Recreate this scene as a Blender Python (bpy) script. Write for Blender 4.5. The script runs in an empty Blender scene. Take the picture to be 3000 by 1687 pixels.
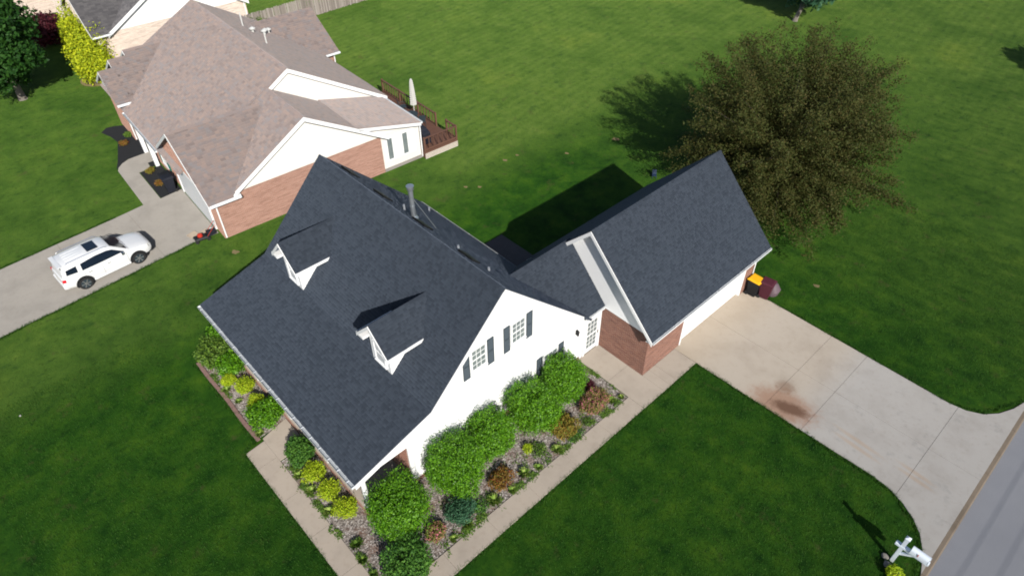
import bpy, math, random
import numpy as np
from mathutils import Matrix, Vector
R = math.radians
random.seed(7)
sc = bpy.context.scene
COL = sc.collection

# ------------------------------------------------------------------ camera, sky, sun, exposure
cam_d = bpy.data.cameras.new('camera')
cam = bpy.data.objects.new('camera', cam_d); COL.objects.link(cam)
cam_d.sensor_width = 36.0; cam_d.lens = 1965.58 / 3000 * 36
cam_d.clip_start = 0.1; cam_d.clip_end = 2000
PIT, ROLL, YAW = 0.7352, -0.0101, 2.3972
fw = Vector((math.cos(YAW)*math.cos(PIT), math.sin(YAW)*math.cos(PIT), -math.sin(PIT)))
rt = Vector((math.sin(YAW), -math.cos(YAW), 0)); up = rt.cross(fw)
r2 = math.cos(ROLL)*rt + math.sin(ROLL)*up; u2 = -math.sin(ROLL)*rt + math.cos(ROLL)*up
m = Matrix((r2, u2, -fw)).transposed().to_4x4(); m.translation = Vector((13.3528, -4.6317, 23.9838))
cam.matrix_world = m
sc.camera = cam

SUN = Vector((1.425, -0.592, 1.0)).normalized()
world = bpy.data.worlds.new('World'); sc.world = world; world.use_nodes = True
nt = world.node_tree; nt.nodes.clear()
sky = nt.nodes.new('ShaderNodeTexSky'); sky.sky_type = 'NISHITA'; sky.sun_disc = False
sky.sun_elevation = math.asin(SUN.z); sky.sun_rotation = math.atan2(SUN.x, SUN.y)
bg = nt.nodes.new('ShaderNodeBackground'); bg.inputs['Strength'].default_value = 0.09
wo = nt.nodes.new('ShaderNodeOutputWorld')
nt.links.new(sky.outputs[0], bg.inputs[0]); nt.links.new(bg.outputs[0], wo.inputs[0])
sun_d = bpy.data.lights.new('sun', 'SUN'); sun_d.energy = 5.0; sun_d.angle = R(0.5); sun_d.color = (1.0, 0.95, 0.87)
sun = bpy.data.objects.new('sun', sun_d); COL.objects.link(sun)
sun.rotation_euler = SUN.to_track_quat('Z', 'Y').to_euler(); sun.location = SUN * 60
vs = sc.view_settings; vs.view_transform = 'Standard'; vs.look = 'None'; vs.exposure = 0.2; vs.gamma = 1; vs.use_curve_mapping = False
sc.cycles.use_denoising = True
sc.cycles.max_bounces = 6
sc.cycles.filter_width = 1.9

# ------------------------------------------------------------------ materials
MATS = {}
class NT:
    def __init__(s, name):
        s.m = bpy.data.materials.new(name); s.m.use_nodes = True
        s.t = s.m.node_tree; s.b = s.t.nodes['Principled BSDF']; s.tc = None
        MATS[name] = s.m
    def n(s, typ, **kw):
        nd = s.t.nodes.new(typ)
        for k, v in kw.items():
            if k in nd.inputs: nd.inputs[k].default_value = v
            else: setattr(nd, k, v)
        return nd
    def l(s, a, b): s.t.links.new(a, b)
    def obj(s):
        if s.tc is None: s.tc = s.n('ShaderNodeTexCoord')
        return s.tc.outputs['Object']
    def mapped(s, scale=(1,1,1), rot=(0,0,0), loc=(0,0,0)):
        mp = s.n('ShaderNodeMapping'); s.l(s.obj(), mp.inputs[0])
        mp.inputs['Scale'].default_value = scale; mp.inputs['Rotation'].default_value = rot; mp.inputs['Location'].default_value = loc
        return mp.outputs[0]
    def noise(s, scale, detail=4, rough=0.55, vec=None, dist=0.0):
        nd = s.n('ShaderNodeTexNoise'); nd.inputs['Scale'].default_value = scale
        nd.inputs['Detail'].default_value = detail; nd.inputs['Roughness'].default_value = rough; nd.inputs['Distortion'].default_value = dist
        s.l(vec if vec is not None else s.obj(), nd.inputs['Vector']); return nd.outputs['Fac']
    def ramp(s, fac, stops):
        r = s.n('ShaderNodeValToRGB'); s.l(fac, r.inputs[0]); e = r.color_ramp.elements
        while len(e) < len(stops): e.new(0.5)
        for k, (p, c) in enumerate(stops):
            e[k].position = p; e[k].color = (*c, 1) if len(c) == 3 else c
        return r.outputs[0]
    def mix(s, a, b, fac, mode='MIX'):
        x = s.n('ShaderNodeMix'); x.data_type = 'RGBA'; x.blend_type = mode
        for v, i in ((fac, 0), (a, 6), (b, 7)):
            if hasattr(v, 'links'): s.l(v, x.inputs[i])
            elif i == 0: x.inputs[0].default_value = v
            else: x.inputs[i].default_value = (*v, 1)
        return x.outputs[2]
    def math(s, op, a, b=0.0, clamp=False):
        x = s.n('ShaderNodeMath'); x.operation = op; x.use_clamp = clamp
        for v, i in ((a, 0), (b, 1)):
            if hasattr(v, 'links'): s.l(v, x.inputs[i])
            else: x.inputs[i].default_value = v
        return x.outputs[0]
    def sstep(s, v, lo, hi):
        x = s.n('ShaderNodeMapRange'); x.interpolation_type = 'SMOOTHSTEP'; s.l(v, x.inputs[0])
        x.inputs[1].default_value = lo; x.inputs[2].default_value = hi; return x.outputs[0]
    def xyz(s, vec=None):
        x = s.n('ShaderNodeSeparateXYZ'); s.l(vec if vec is not None else s.obj(), x.inputs[0]); return x.outputs
    def out(s, col=None, rough=0.8, bump=None, bs=0.3, bd=0.02, spec=0.3, metal=0.0):
        if col is not None:
            if hasattr(col, 'links'): s.l(col, s.b.inputs['Base Color'])
            else: s.b.inputs['Base Color'].default_value = (*col, 1)
        if hasattr(rough, 'links'): s.l(rough, s.b.inputs['Roughness'])
        else: s.b.inputs['Roughness'].default_value = rough
        s.b.inputs['Diffuse Roughness'].default_value = 1.0 if not hasattr(rough, 'links') and rough >= 0.85 else 0.0
        s.b.inputs['Specular IOR Level'].default_value = spec; s.b.inputs['Metallic'].default_value = metal
        if bump is not None:
            bp = s.n('ShaderNodeBump'); bp.inputs['Strength'].default_value = bs; bp.inputs['Distance'].default_value = bd
            s.l(bump, bp.inputs['Height']); s.l(bp.outputs[0], s.b.inputs['Normal'])
        return s.m

def plain(name, col, rough=0.6, var=0.12, scale=6.0, spec=0.3, metal=0.0, bs=0.15):
    t = NT(name); f = t.noise(scale, 4)
    c = t.mix(tuple(x*(1-var) for x in col), tuple(min(1, x*(1+var)) for x in col), f)
    return t.out(c, rough, f, bs, 0.01, spec, metal)

def island(name, cols, rough=0.85, trans=0.0, noise=0.0, nscale=0.6, spec=0.2, sheen_tint=None):
    """random colour for every loose piece of a mesh (shingle, leaf, stone)"""
    t = NT(name); g = t.n('ShaderNodeNewGeometry')
    k = len(cols); c = t.ramp(g.outputs['Random Per Island'], [(i/(k-1), cols[i]) for i in range(k)])
    if noise:
        f = t.noise(nscale, 3)
        c = t.mix(c, t.mix(c, (0.5, 0.5, 0.5), 1.0, 'MULTIPLY'), t.math('MULTIPLY', t.sstep(f, 0.35, 0.7), noise))
    t.out(c, rough, spec=spec)
    if sheen_tint:   # sheen added to brighten roof slopes at glancing angles, as mineral granules do
        t.b.inputs['Sheen Weight'].default_value = 0.7; t.b.inputs['Sheen Roughness'].default_value = 0.35; t.b.inputs['Sheen Tint'].default_value = (*sheen_tint, 1)
    if trans:
        tr = t.n('ShaderNodeBsdfTranslucent'); t.l(c, tr.inputs[0]); mx = t.n('ShaderNodeMixShader'); mx.inputs[0].default_value = trans
        t.l(t.b.outputs[0], mx.inputs[1]); t.l(tr.outputs[0], mx.inputs[2])
        t.l(mx.outputs[0], t.t.nodes['Material Output'].inputs[0])
    return t.m

def brick_mat(name, c1, c2, mortar, bump=0.5):
    t = NT(name); x = t.xyz(); cb = t.n('ShaderNodeCombineXYZ')
    t.l(t.math('ADD', x[0], x[1]), cb.inputs[0]); t.l(x[2], cb.inputs[1])
    b = t.n('ShaderNodeTexBrick'); t.l(cb.outputs[0], b.inputs['Vector'])
    b.inputs['Color1'].default_value = (*c1, 1); b.inputs['Color2'].default_value = (*c2, 1); b.inputs['Mortar'].default_value = (*mortar, 1)
    b.inputs['Scale'].default_value = 1.0; b.inputs['Brick Width'].default_value = 0.215; b.inputs['Row Height'].default_value = 0.075
    b.inputs['Mortar Size'].default_value = 0.007; b.inputs['Bias'].default_value = 0.0
    sv = t.n('ShaderNodeVectorMath'); sv.operation = 'MULTIPLY'; t.l(cb.outputs[0], sv.inputs[0]); sv.inputs[1].default_value = (0.55, 6.5, 1)
    f = t.noise(1.6, 4, 0.7, sv.outputs[0]); f2 = t.noise(14, 4)
    c = t.mix(b.outputs['Color'], t.mix(b.outputs['Color'], (0.60, 0.56, 0.54), 1.0, 'MULTIPLY'), t.math('MULTIPLY', t.sstep(f, 0.42, 0.68), 0.75))
    c = t.mix(c, t.mix(c, (1.25, 1.2, 1.15), 1.0, 'MULTIPLY'), f2)
    return t.out(c, 0.9, t.math('SUBTRACT', f2, t.math('MULTIPLY', b.outputs['Fac'], 1.5)), bump, 0.01)

# lawn: our darker grass, the lighter field behind the lot line, mowing stripes, worn patches
def lawn_mat():
    t = NT('lawn'); x = t.xyz(); u, v = x[0], x[1]
    n1 = t.noise(0.14, 5, 0.6); n2 = t.noise(0.75, 6, 0.68); n3 = t.noise(4.0, 5, 0.7); n4 = t.noise(28, 3, 0.7)
    nm = t.noise(1.9, 5, 0.7, t.mapped((1.0, 0.55, 1), (0, 0, R(25)), (7, 3, 0)))
    base = t.ramp(n2, [(0.30, (0.0058, 0.034, 0.0030)), (0.48, (0.0172, 0.062, 0.0046)), (0.62, (0.0310, 0.084, 0.0058)), (0.78, (0.0580, 0.112, 0.0085))])
    fld = t.ramp(n2, [(0.28, (0.050, 0.099, 0.0145)), (0.5, (0.073, 0.127, 0.0205)), (0.75, (0.098, 0.149, 0.0285))])
    far = t.math('MULTIPLY', t.sstep(t.math('ADD', u, t.math('MULTIPLY', n3, 0.9)), -15.9, -16.9), t.sstep(v, 17.5, 19.5))
    side = t.sstep(t.math('ADD', u, t.math('MULTIPLY', n2, 3.0)), -11.0, -15.5)
    back = t.math('MULTIPLY', t.sstep(v, 32, 64), t.sstep(u, -40, -10))
    rgt = t.math('MULTIPLY', t.sstep(v, 21, 34), 0.36)
    c = t.mix(base, t.mix(base, fld, 0.52), side); c = t.mix(c, fld, rgt); c = t.mix(c, fld, t.math('MAXIMUM', far, t.math('MULTIPLY', back, 0.8)))
    # mowing stripes
    def stripes(rot, sc_, dist):
        st = t.n('ShaderNodeTexWave'); st.wave_type = 'BANDS'; st.bands_direction = 'X'
        st.inputs['Scale'].default_value = sc_; st.inputs['Distortion'].default_value = dist; st.inputs['Detail'].default_value = 3.0; st.inputs['Detail Scale'].default_value = 0.5
        t.l(t.mapped(rot=(0, 0, R(rot))), st.inputs['Vector']); return st.outputs['Fac']
    amt = t.math('MULTIPLY', t.math('MAXIMUM', far, back), 0.34)
    c = t.mix(c, t.mix(c, (0.62, 0.74, 0.62), 1.0, 'MULTIPLY'), t.math('MULTIPLY', stripes(-7, 0.42, 1.8), amt))
    am2 = t.math('MULTIPLY', t.math('MULTIPLY', t.sstep(v, 22, 24), t.sstep(u, -2, 3)), 0.36)
    c = t.mix(c, t.mix(c, (0.62, 0.74, 0.7), 1.0, 'MULTIPLY'), t.math('MULTIPLY', stripes(84, 0.36, 3.0), am2))
    # broad darker and lighter areas, clover, thin brownish spots
    c = t.mix(c, t.mix(c, (0.55, 0.68, 0.6), 1.0, 'MULTIPLY'), t.math('MULTIPLY', t.sstep(n1, 0.47, 0.70), 0.8))
    c = t.mix(c, t.mix(c, (1.55, 1.28, 1.2), 1.0, 'MULTIPLY'), t.math('MULTIPLY', t.sstep(n1, 0.46, 0.27), 0.75))
    c = t.mix(c, t.mix(c, (0.50, 0.62, 0.75), 1.0, 'MULTIPLY'), t.math('MULTIPLY', t.sstep(nm, 0.48, 0.30), 0.9))
    c = t.mix(c, (0.050, 0.115, 0.006), t.math('MULTIPLY', t.sstep(nm, 0.60, 0.78), 0.75))
    dry = t.noise(1.15, 6, 0.72, t.mapped(loc=(31, 17, 4)))
    c = t.mix(c, (0.060, 0.058, 0.022), t.math('MULTIPLY', t.sstep(dry, 0.57, 0.74), 0.62))
    c = t.mix(c, t.mix(c, (0.5, 0.56, 0.5), 1.0, 'MULTIPLY'), t.sstep(n3, 0.48, 0.26))
    c = t.mix(c, t.mix(c, (1.7, 1.5, 1.3), 1.0, 'MULTIPLY'), t.sstep(n4, 0.52, 0.8))
    h = t.math('ADD', t.math('MULTIPLY', n3, 0.6), t.math('MULTIPLY', n4, 0.5))
    return t.out(c, 0.95, h, 1.0, 0.10, spec=0.1)

def concrete_mat(name, warm, cool, k0=None, k1=None, stain=False):
    t = NT(name); x = t.xyz(); n1 = t.noise(0.7, 5, 0.6); n2 = t.noise(4.5, 5, 0.65); n3 = t.noise(60, 3)
    c = t.mix(warm, cool, t.sstep(x[0], k0, k1)) if k0 is not None else t.mix(warm, cool, n1)
    c = t.mix(c, t.mix(c, (0.90, 0.89, 0.88), 1.0, 'MULTIPLY'), t.sstep(n1, 0.42, 0.7))
    c = t.mix(c, t.mix(c, (0.92, 0.905, 0.89), 1.0, 'MULTIPLY'), t.sstep(n2, 0.5, 0.75))
    c = t.mix(c, t.mix(c, (1.1, 1.1, 1.1), 1.0, 'MULTIPLY'), n3)
    if stain:
        def blob(cx, cy, ax, ay, ang, lo, hi, dist=0.9):
            mp = t.n('ShaderNodeMapping'); mp.vector_type = 'TEXTURE'; t.l(t.obj(), mp.inputs[0])
            mp.inputs['Location'].default_value = (cx, cy, 0); mp.inputs['Rotation'].default_value = (0, 0, ang); mp.inputs['Scale'].default_value = (ax, ay, 1)
            y = t.xyz(mp.outputs[0]); r = t.math('SQRT', t.math('ADD', t.math('MULTIPLY', y[0], y[0]), t.math('MULTIPLY', y[1], y[1])))
            r = t.math('ADD', r, t.math('MULTIPLY', t.math('SUBTRACT', n2, 0.5), dist))
            return t.sstep(r, hi, lo)
        c = t.mix(c, (0.25, 0.135, 0.085), t.math('MULTIPLY', blob(7.85, 16.75, 1.7, 1.05, R(14), 0.45, 1.15), 0.72))
        c = t.mix(c, (0.10, 0.052, 0.033), t.math('MULTIPLY', blob(8.15, 16.8, 0.95, 0.40, R(18), 0.45, 1.15), 0.85))
        c = t.mix(c, (0.16, 0.085, 0.05), t.math('MULTIPLY', blob(7.35, 17.75, 0.55, 0.5, R(40), 0.3, 1.1), 0.55))
        for (cx, cy, a) in ((11.0, 17.35, 1.15), (11.05, 17.0, 1.05), (13.35, 17.55, 0.8), (13.45, 17.25, 0.8)):
            c = t.mix(c, (0.34, 0.22, 0.12), t.math('MULTIPLY', blob(cx, cy, a, 0.12, R(-3), 0.3, 1.3, 0.8), 0.32))
        c = t.mix(c, (0.19, 0.19, 0.185), t.math('MULTIPLY', t.math('MULTIPLY', t.sstep(t.noise(1.1, 5, 0.7, t.mapped(loc=(5, 9, 0))), 0.55, 0.7), 0.35), t.sstep(x[0], 7, 10)))
        c = t.mix(c, (0.37, 0.29, 0.2), t.math('MULTIPLY', t.sstep(x[0], 5.0, 2.6), 0.3))
    return t.out(c, 0.9, t.math('ADD', n3, t.math('MULTIPLY', n2, 0.4)), 0.25, 0.01, spec=0.2)

def asphalt_mat():
    t = NT('asphalt'); n1 = t.noise(0.8, 5); n2 = t.noise(90, 3)
    c = t.mix((0.20, 0.208, 0.235), (0.245, 0.252, 0.275), n1); c = t.mix(c, t.mix(c, (0.7, 0.7, 0.7), 1.0, 'MULTIPLY'), t.sstep(n2, 0.45, 0.7))
    return t.out(c, 0.9, n2, 0.5, 0.01)

def gravel_mat():
    t = NT('gravel'); v = t.n('ShaderNodeTexVoronoi'); v.inputs['Scale'].default_value = 16; t.l(t.obj(), v.inputs['Vector'])
    sep = t.n('ShaderNodeSeparateColor'); t.l(v.outputs['Color'], sep.inputs[0])
    c = t.ramp(sep.outputs[0], [(0.0, (0.08, 0.068, 0.06)), (0.45, (0.18, 0.155, 0.14)), (0.8, (0.28, 0.25, 0.23)), (1.0, (0.45, 0.42, 0.40))])
    c = t.mix(c, (0.16, 0.085, 0.06), t.math('MULTIPLY', t.sstep(t.noise(1.4, 4), 0.48, 0.66), 0.65))
    return t.out(c, 0.9, v.outputs['Distance'], 1.0, 0.03)

def siding_mat(name, col):
    t = NT(name); n = t.noise(0.8, 4); n2 = t.noise(9, 3, 0.5, t.mapped((0.3, 0.3, 1)))
    c = t.mix(col, tuple(x*0.93 for x in col), n); return t.out(c, 0.55, n2, 0.08, 0.01)

lawn_mat(); asphalt_mat(); gravel_mat()
concrete_mat('walk_concrete', (0.345, 0.295, 0.245), (0.31, 0.275, 0.24))
concrete_mat('drive_concrete', (0.345, 0.305, 0.26), (0.325, 0.312, 0.298), 7.5, 9.6, True)
concrete_mat('grey_concrete', (0.235, 0.218, 0.195), (0.205, 0.197, 0.185))
concrete_mat('curb_concrete', (0.215, 0.175, 0.135), (0.105, 0.085, 0.065))
plain('joint_soil', (0.15, 0.125, 0.10), 0.95, 0.3, 20)
island('roof_slate', [(0.0240, 0.0312, 0.0440), (0.0270, 0.0350, 0.0490), (0.0318, 0.0408, 0.0565), (0.0335, 0.0428, 0.0590), (0.0360, 0.0458, 0.0628)], 0.9, 0, 0.08, 0.5, 0.2, sheen_tint=(0.105, 0.125, 0.165))
island('roof_brown', [(0.1819, 0.1483, 0.1416), (0.2095, 0.1753, 0.1699), (0.2024, 0.1853, 0.1901), (0.2401, 0.1883, 0.1719), (0.2166, 0.1803, 0.1739), (0.2605, 0.2023, 0.1820), (0.1921, 0.1653, 0.1638)], 0.9, 0, 0.08, 0.7, 0.2, sheen_tint=(0.10, 0.09, 0.085))
island('roof_grey', [(0.0765, 0.0747, 0.0810), (0.0990, 0.0954, 0.1017), (0.1215, 0.1170, 0.1215)], 0.9, 0, 0.2, 0.5, 0.2, sheen_tint=(0.08, 0.08, 0.085))
siding_mat('white_siding', (0.84, 0.85, 0.86)); plain('white_trim', (0.80, 0.81, 0.82), 0.45, 0.04, 3)
siding_mat('cream_siding', (0.74, 0.72, 0.68))
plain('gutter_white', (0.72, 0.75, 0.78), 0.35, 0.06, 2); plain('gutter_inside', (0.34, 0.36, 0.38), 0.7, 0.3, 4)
brick_mat('brick_red', (0.20, 0.092, 0.066), (0.135, 0.060, 0.046), (0.25, 0.20, 0.17))
brick_mat('brick_pink', (0.31, 0.178, 0.14), (0.26, 0.142, 0.108), (0.34, 0.26, 0.22))
brick_mat('brick_tan', (0.62, 0.55, 0.49), (0.54, 0.47, 0.42), (0.58, 0.53, 0.49))
plain('shutter_slate', (0.055, 0.072, 0.088), 0.6, 0.1, 5); plain('teal_paint', (0.02, 0.20, 0.15), 0.5, 0.1)
t = NT('window_glass'); t.out(t.mix((0.10, 0.13, 0.14), (0.24, 0.27, 0.27), t.noise(2.5, 2)), 0.08, spec=0.6)
t = NT('pale_glass'); t.out(t.mix((0.55, 0.57, 0.58), (0.66, 0.67, 0.68), t.noise(3, 2)), 0.1, spec=0.5)
t = NT('dark_glass'); t.out(t.mix((0.006, 0.011, 0.022), (0.012, 0.02, 0.035), t.noise(2, 2)), 0.06, spec=0.55)
plain('black_plastic', (0.012, 0.013, 0.015), 0.55, 0.2, 8); plain('rubber', (0.018, 0.018, 0.019), 0.85, 0.2, 10)
plain('galvanized', (0.42, 0.46, 0.50), 0.38, 0.2, 9, 0.5, 0.75); plain('pipe_white', (0.6, 0.6, 0.58), 0.5, 0.1)
plain('pipe_lead', (0.24, 0.26, 0.29), 0.55, 0.2)
t = NT('car_white'); t.b.inputs['Coat Weight'].default_value = 0.6; t.b.inputs['Coat Roughness'].default_value = 0.05; t.out(t.mix((0.72, 0.73, 0.745), (0.68, 0.69, 0.70), t.noise(1, 2)), 0.3, spec=0.5)
plain('alloy', (0.5, 0.5, 0.51), 0.3, 0.1, 10, 0.5, 0.8); plain('chrome', (0.75, 0.75, 0.76), 0.12, 0.04, 10, 0.5, 1.0)
plain('tail_red', (0.55, 0.01, 0.02), 0.2, 0.1); plain('lamp_clear', (0.42, 0.41, 0.38), 0.15, 0.15, 20, 0.6)
plain('deck_brown', (0.13, 0.065, 0.045), 0.7, 0.25, 6); plain('lattice_cream', (0.55, 0.5, 0.44), 0.7, 0.1)
plain('cloth_white', (0.45, 0.45, 0.43), 0.85, 0.06, 12); plain('cloth_grey', (0.33, 0.33, 0.31), 0.85, 0.1)
plain('metal_dark', (0.03, 0.045, 0.055), 0.5, 0.2); plain('cover_black', (0.014, 0.016, 0.024), 0.55, 0.3, 5)
t = NT('fence_wood'); oi = t.n('ShaderNodeObjectInfo'); t.out(t.mix(t.ramp(oi.outputs['Random'], [(0, (0.15, 0.13, 0.115)), (0.5, (0.24, 0.21, 0.185)), (1, (0.36, 0.33, 0.30))]), (0.2, 0.18, 0.16), t.math('MULTIPLY', t.noise(6, 4), 0.5)), 0.9); plain('fence_wood_dark', (0.22, 0.195, 0.17), 0.9, 0.25, 5)
plain('bark_grey', (0.20, 0.18, 0.155), 0.95, 0.35, 9, bs=0.6); plain('bark_brown', (0.10, 0.075, 0.06), 0.95, 0.35, 9, bs=0.6)
plain('maroon_plastic', (0.075, 0.018, 0.028), 0.5, 0.15, 4); plain('yellow_plastic', (0.80, 0.42, 0.012), 0.45, 0.06, 4); plain('purple_dull', (0.12, 0.085, 0.10), 0.6, 0.1)
plain('red_paint', (0.45, 0.035, 0.02), 0.5, 0.15); plain('cardboard', (0.30, 0.25, 0.20), 0.9, 0.12); plain('blue_plastic', (0.018, 0.035, 0.075), 0.5, 0.1)
plain('vinyl_white', (0.66, 0.72, 0.80), 0.4, 0.05); plain('paver_red', (0.175, 0.108, 0.098), 0.9, 0.25, 12)
plain('mulch_black', (0.011, 0.012, 0.014), 0.95, 0.5, 30, bs=0.9); plain('soil_tan', (0.13, 0.105, 0.05), 0.95, 0.3, 12); plain('patio_dark', (0.07, 0.068, 0.072), 0.9, 0.2, 3)
plain('wire_black', (0.02, 0.02, 0.02), 0.7)
island('leaf_green', [(0.0365, 0.1155, 0.0041), (0.0732, 0.2144, 0.0055), (0.1187, 0.3087, 0.0081), (0.1814, 0.3918, 0.0152)], 0.5, 0.30, spec=0.4)
island('leaf_olive', [(0.050, 0.112, 0.015), (0.098, 0.195, 0.024), (0.180, 0.285, 0.036)], 0.55, 0.3, spec=0.35)
island('leaf_dark', [(0.0326, 0.1001, 0.0194), (0.0686, 0.1816, 0.0267), (0.1201, 0.2660, 0.0377)], 0.6, 0.28)
island('leaf_blue', [(0.029, 0.088, 0.048), (0.048, 0.131, 0.067), (0.072, 0.168, 0.083)], 0.6, 0.2)
island('leaf_gold', [(0.2328, 0.3416, 0.0132), (0.3676, 0.5119, 0.0180), (0.4657, 0.6150, 0.0265), (0.4166, 0.4267, 0.0293)], 0.6, 0.3)
island('leaf_hedge_gold', [(0.2164, 0.3124, 0.0149), (0.4163, 0.4781, 0.0181), (0.5494, 0.5855, 0.0213)], 0.7, 0.25)
island('leaf_red', [(0.2040, 0.0892, 0.0255), (0.2932, 0.1470, 0.0281), (0.1403, 0.1530, 0.0255), (0.2550, 0.0510, 0.0281)], 0.6, 0.25)
island('leaf_spirea', [(0.2565, 0.1755, 0.0297), (0.1890, 0.2160, 0.0324), (0.3375, 0.1890, 0.0405), (0.1215, 0.1755, 0.0270)], 0.6, 0.3)
island('leaf_azalea', [(0.5670, 0.1350, 0.2160), (0.2430, 0.2295, 0.0540), (0.1755, 0.2025, 0.0405), (0.1350, 0.1755, 0.0342), (0.3240, 0.1890, 0.0945), (0.4860, 0.1485, 0.2295)], 0.6, 0.25)
island('leaf_plum', [(0.04, 0.008, 0.014), (0.07, 0.014, 0.022), (0.11, 0.02, 0.03)], 0.6, 0.25)
island('leaf_copper', [(0.0648, 0.0630, 0.0173), (0.0540, 0.0770, 0.0162), (0.0886, 0.0723, 0.0205), (0.0454, 0.0607, 0.0140), (0.0756, 0.0863, 0.0205)], 0.65, 0.28)
plain('bark_dark', (0.045, 0.037, 0.03), 0.95, 0.3, 9)
island('leaf_maple', [(0.010, 0.042, 0.008), (0.022, 0.075, 0.011), (0.036, 0.105, 0.015)], 0.6, 0.25)
island('grass_blade', [(0.0100, 0.0523, 0.0033), (0.0216, 0.0847, 0.0058), (0.0359, 0.1129, 0.0092), (0.0546, 0.1222, 0.0151)], 0.7, 0.3)
island('leaf_tuft', [(0.1400, 0.2975, 0.0387), (0.2975, 0.4375, 0.0788), (0.4550, 0.5425, 0.1575)], 0.6, 0.3)
island('pebble', [(0.12, 0.105, 0.095), (0.20, 0.175, 0.16), (0.29, 0.26, 0.24), (0.44, 0.41, 0.39), (0.17, 0.125, 0.10)], 0.85)
M = MATS

# ------------------------------------------------------------------ mesh helpers
class MB:
    """collects shapes; build() links them as one mesh object"""
    def __init__(s, mat4=None): s.v = []; s.f = []; s.m = mat4
    def add(s, vs_, fs_):
        k = len(s.v); s.v += [tuple(s.m @ Vector(p)) if s.m else tuple(p) for p in vs_]; s.f += [[k+i for i in f] for f in fs_]; return s
    def box(s, x0, x1, y0, y1, z0, z1):
        return s.add([(x0,y0,z0),(x1,y0,z0),(x1,y1,z0),(x0,y1,z0),(x0,y0,z1),(x1,y0,z1),(x1,y1,z1),(x0,y1,z1)],
                     [(0,3,2,1),(4,5,6,7),(0,1,5,4),(1,2,6,5),(2,3,7,6),(3,0,4,7)])
    def prism(s, poly, off):
        n = len(poly); off = Vector(off); a = [Vector(p) for p in poly]
        nn = (a[1]-a[0]).cross(a[2]-a[1])
        if nn.dot(off) > 0: a = a[::-1]
        b = [p+off for p in a]
        return s.add(a+b, [tuple(range(n)), tuple(range(2*n-1, n-1, -1))] + [(i, i+n, (i+1) % n+n, (i+1) % n) for i in range(n)])
    def beam(s, a, b, w, h, upv=(0,0,1)):
        a, b = Vector(a), Vector(b); d = (b-a).normalized(); upv = Vector(upv)
        x = d.cross(upv)
        if x.length < 1e-4: x = d.cross(Vector((1,0,0)))
        x.normalize(); y = x.cross(d)
        p = [a+x*sx*w/2+y*sy*h/2 for sx, sy in ((-1,-1),(1,-1),(1,1),(-1,1))]
        return s.prism(p, b-a)
    def tube(s, pts, rad, n=8, cap=True):
        pts = [Vector(p) for p in pts]; k = len(pts); rad = rad if hasattr(rad, '__len__') else [rad]*k
        vs_ = []; x = None
        for i, p in enumerate(pts):
            d = (pts[min(i+1, k-1)]-pts[max(i-1, 0)]).normalized()
            ref = Vector((0,0,1)) if abs(d.z) < 0.9 else Vector((1,0,0))
            x = d.cross(ref).normalized(); y = x.cross(d)
            vs_ += [p+(x*math.cos(2*math.pi*j/n)+y*math.sin(2*math.pi*j/n))*rad[i] for j in range(n)]
        fs_ = [(i*n+j, (i+1)*n+j, (i+1)*n+(j+1) % n, i*n+(j+1) % n) for i in range(k-1) for j in range(n)]
        if cap: fs_ += [tuple(range(n)), tuple(range(k*n-1, (k-1)*n-1, -1))]
        return s.add(vs_, fs_)
    def loft(s, secs, cap=True):
        n = len(secs[0]); vs_ = [p for q in secs for p in q]
        fs_ = [(i*n+j, i*n+(j+1) % n, (i+1)*n+(j+1) % n, (i+1)*n+j) for i in range(len(secs)-1) for j in range(n)]
        if cap: fs_ += [tuple(range(n-1, -1, -1)), tuple(range((len(secs)-1)*n, len(secs)*n))]
        return s.add(vs_, fs_)
    def build(s, name, mat, parent=None, smooth=False, bevel=0.0):
        me = bpy.data.meshes.new(name); me.from_pydata(s.v, [], s.f); me.materials.append(M[mat]); me.validate()
        return link(name, me, parent, smooth, bevel)

def link(name, me, parent=None, smooth=False, bevel=0.0):
    o = bpy.data.objects.new(name, me); COL.objects.link(o)
    if parent is not None: o.parent = parent
    if smooth:
        me.polygons.foreach_set('use_smooth', [True]*len(me.polygons))
        try: me.set_sharp_from_angle(angle=R(38))
        except Exception: pass
    if bevel:
        b = o.modifiers.new('bevel', 'BEVEL'); b.width = bevel; b.segments = 2; b.limit_method = 'ANGLE'
    return o

def np_mesh(name, V, nper, mat, parent=None, F=None, smooth=False):
    """V: (k*nper,3) points; without F each run of nper points is one face; with F: faces (m,q) per island repeated"""
    V = np.ascontiguousarray(V, dtype=np.float32).reshape(-1, 3); k = len(V)//nper
    if F is None: F = np.arange(nper).reshape(1, nper)
    F = np.asarray(F); q = F.shape[1]
    idx = (np.arange(k)[:, None, None]*nper + F[None]).reshape(-1)
    me = bpy.data.meshes.new(name); me.vertices.add(len(V)); me.vertices.foreach_set('co', V.ravel())
    nf = len(idx)//q; me.loops.add(len(idx)); me.loops.foreach_set('vertex_index', idx.astype(np.int32))
    me.polygons.add(nf); me.polygons.foreach_set('loop_start', (np.arange(nf)*q).astype(np.int32))
    me.polygons.foreach_set('loop_total', np.full(nf, q, dtype=np.int32))
    me.update(calc_edges=True); me.materials.append(M[mat])
    return link(name, me, parent, smooth)

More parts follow.
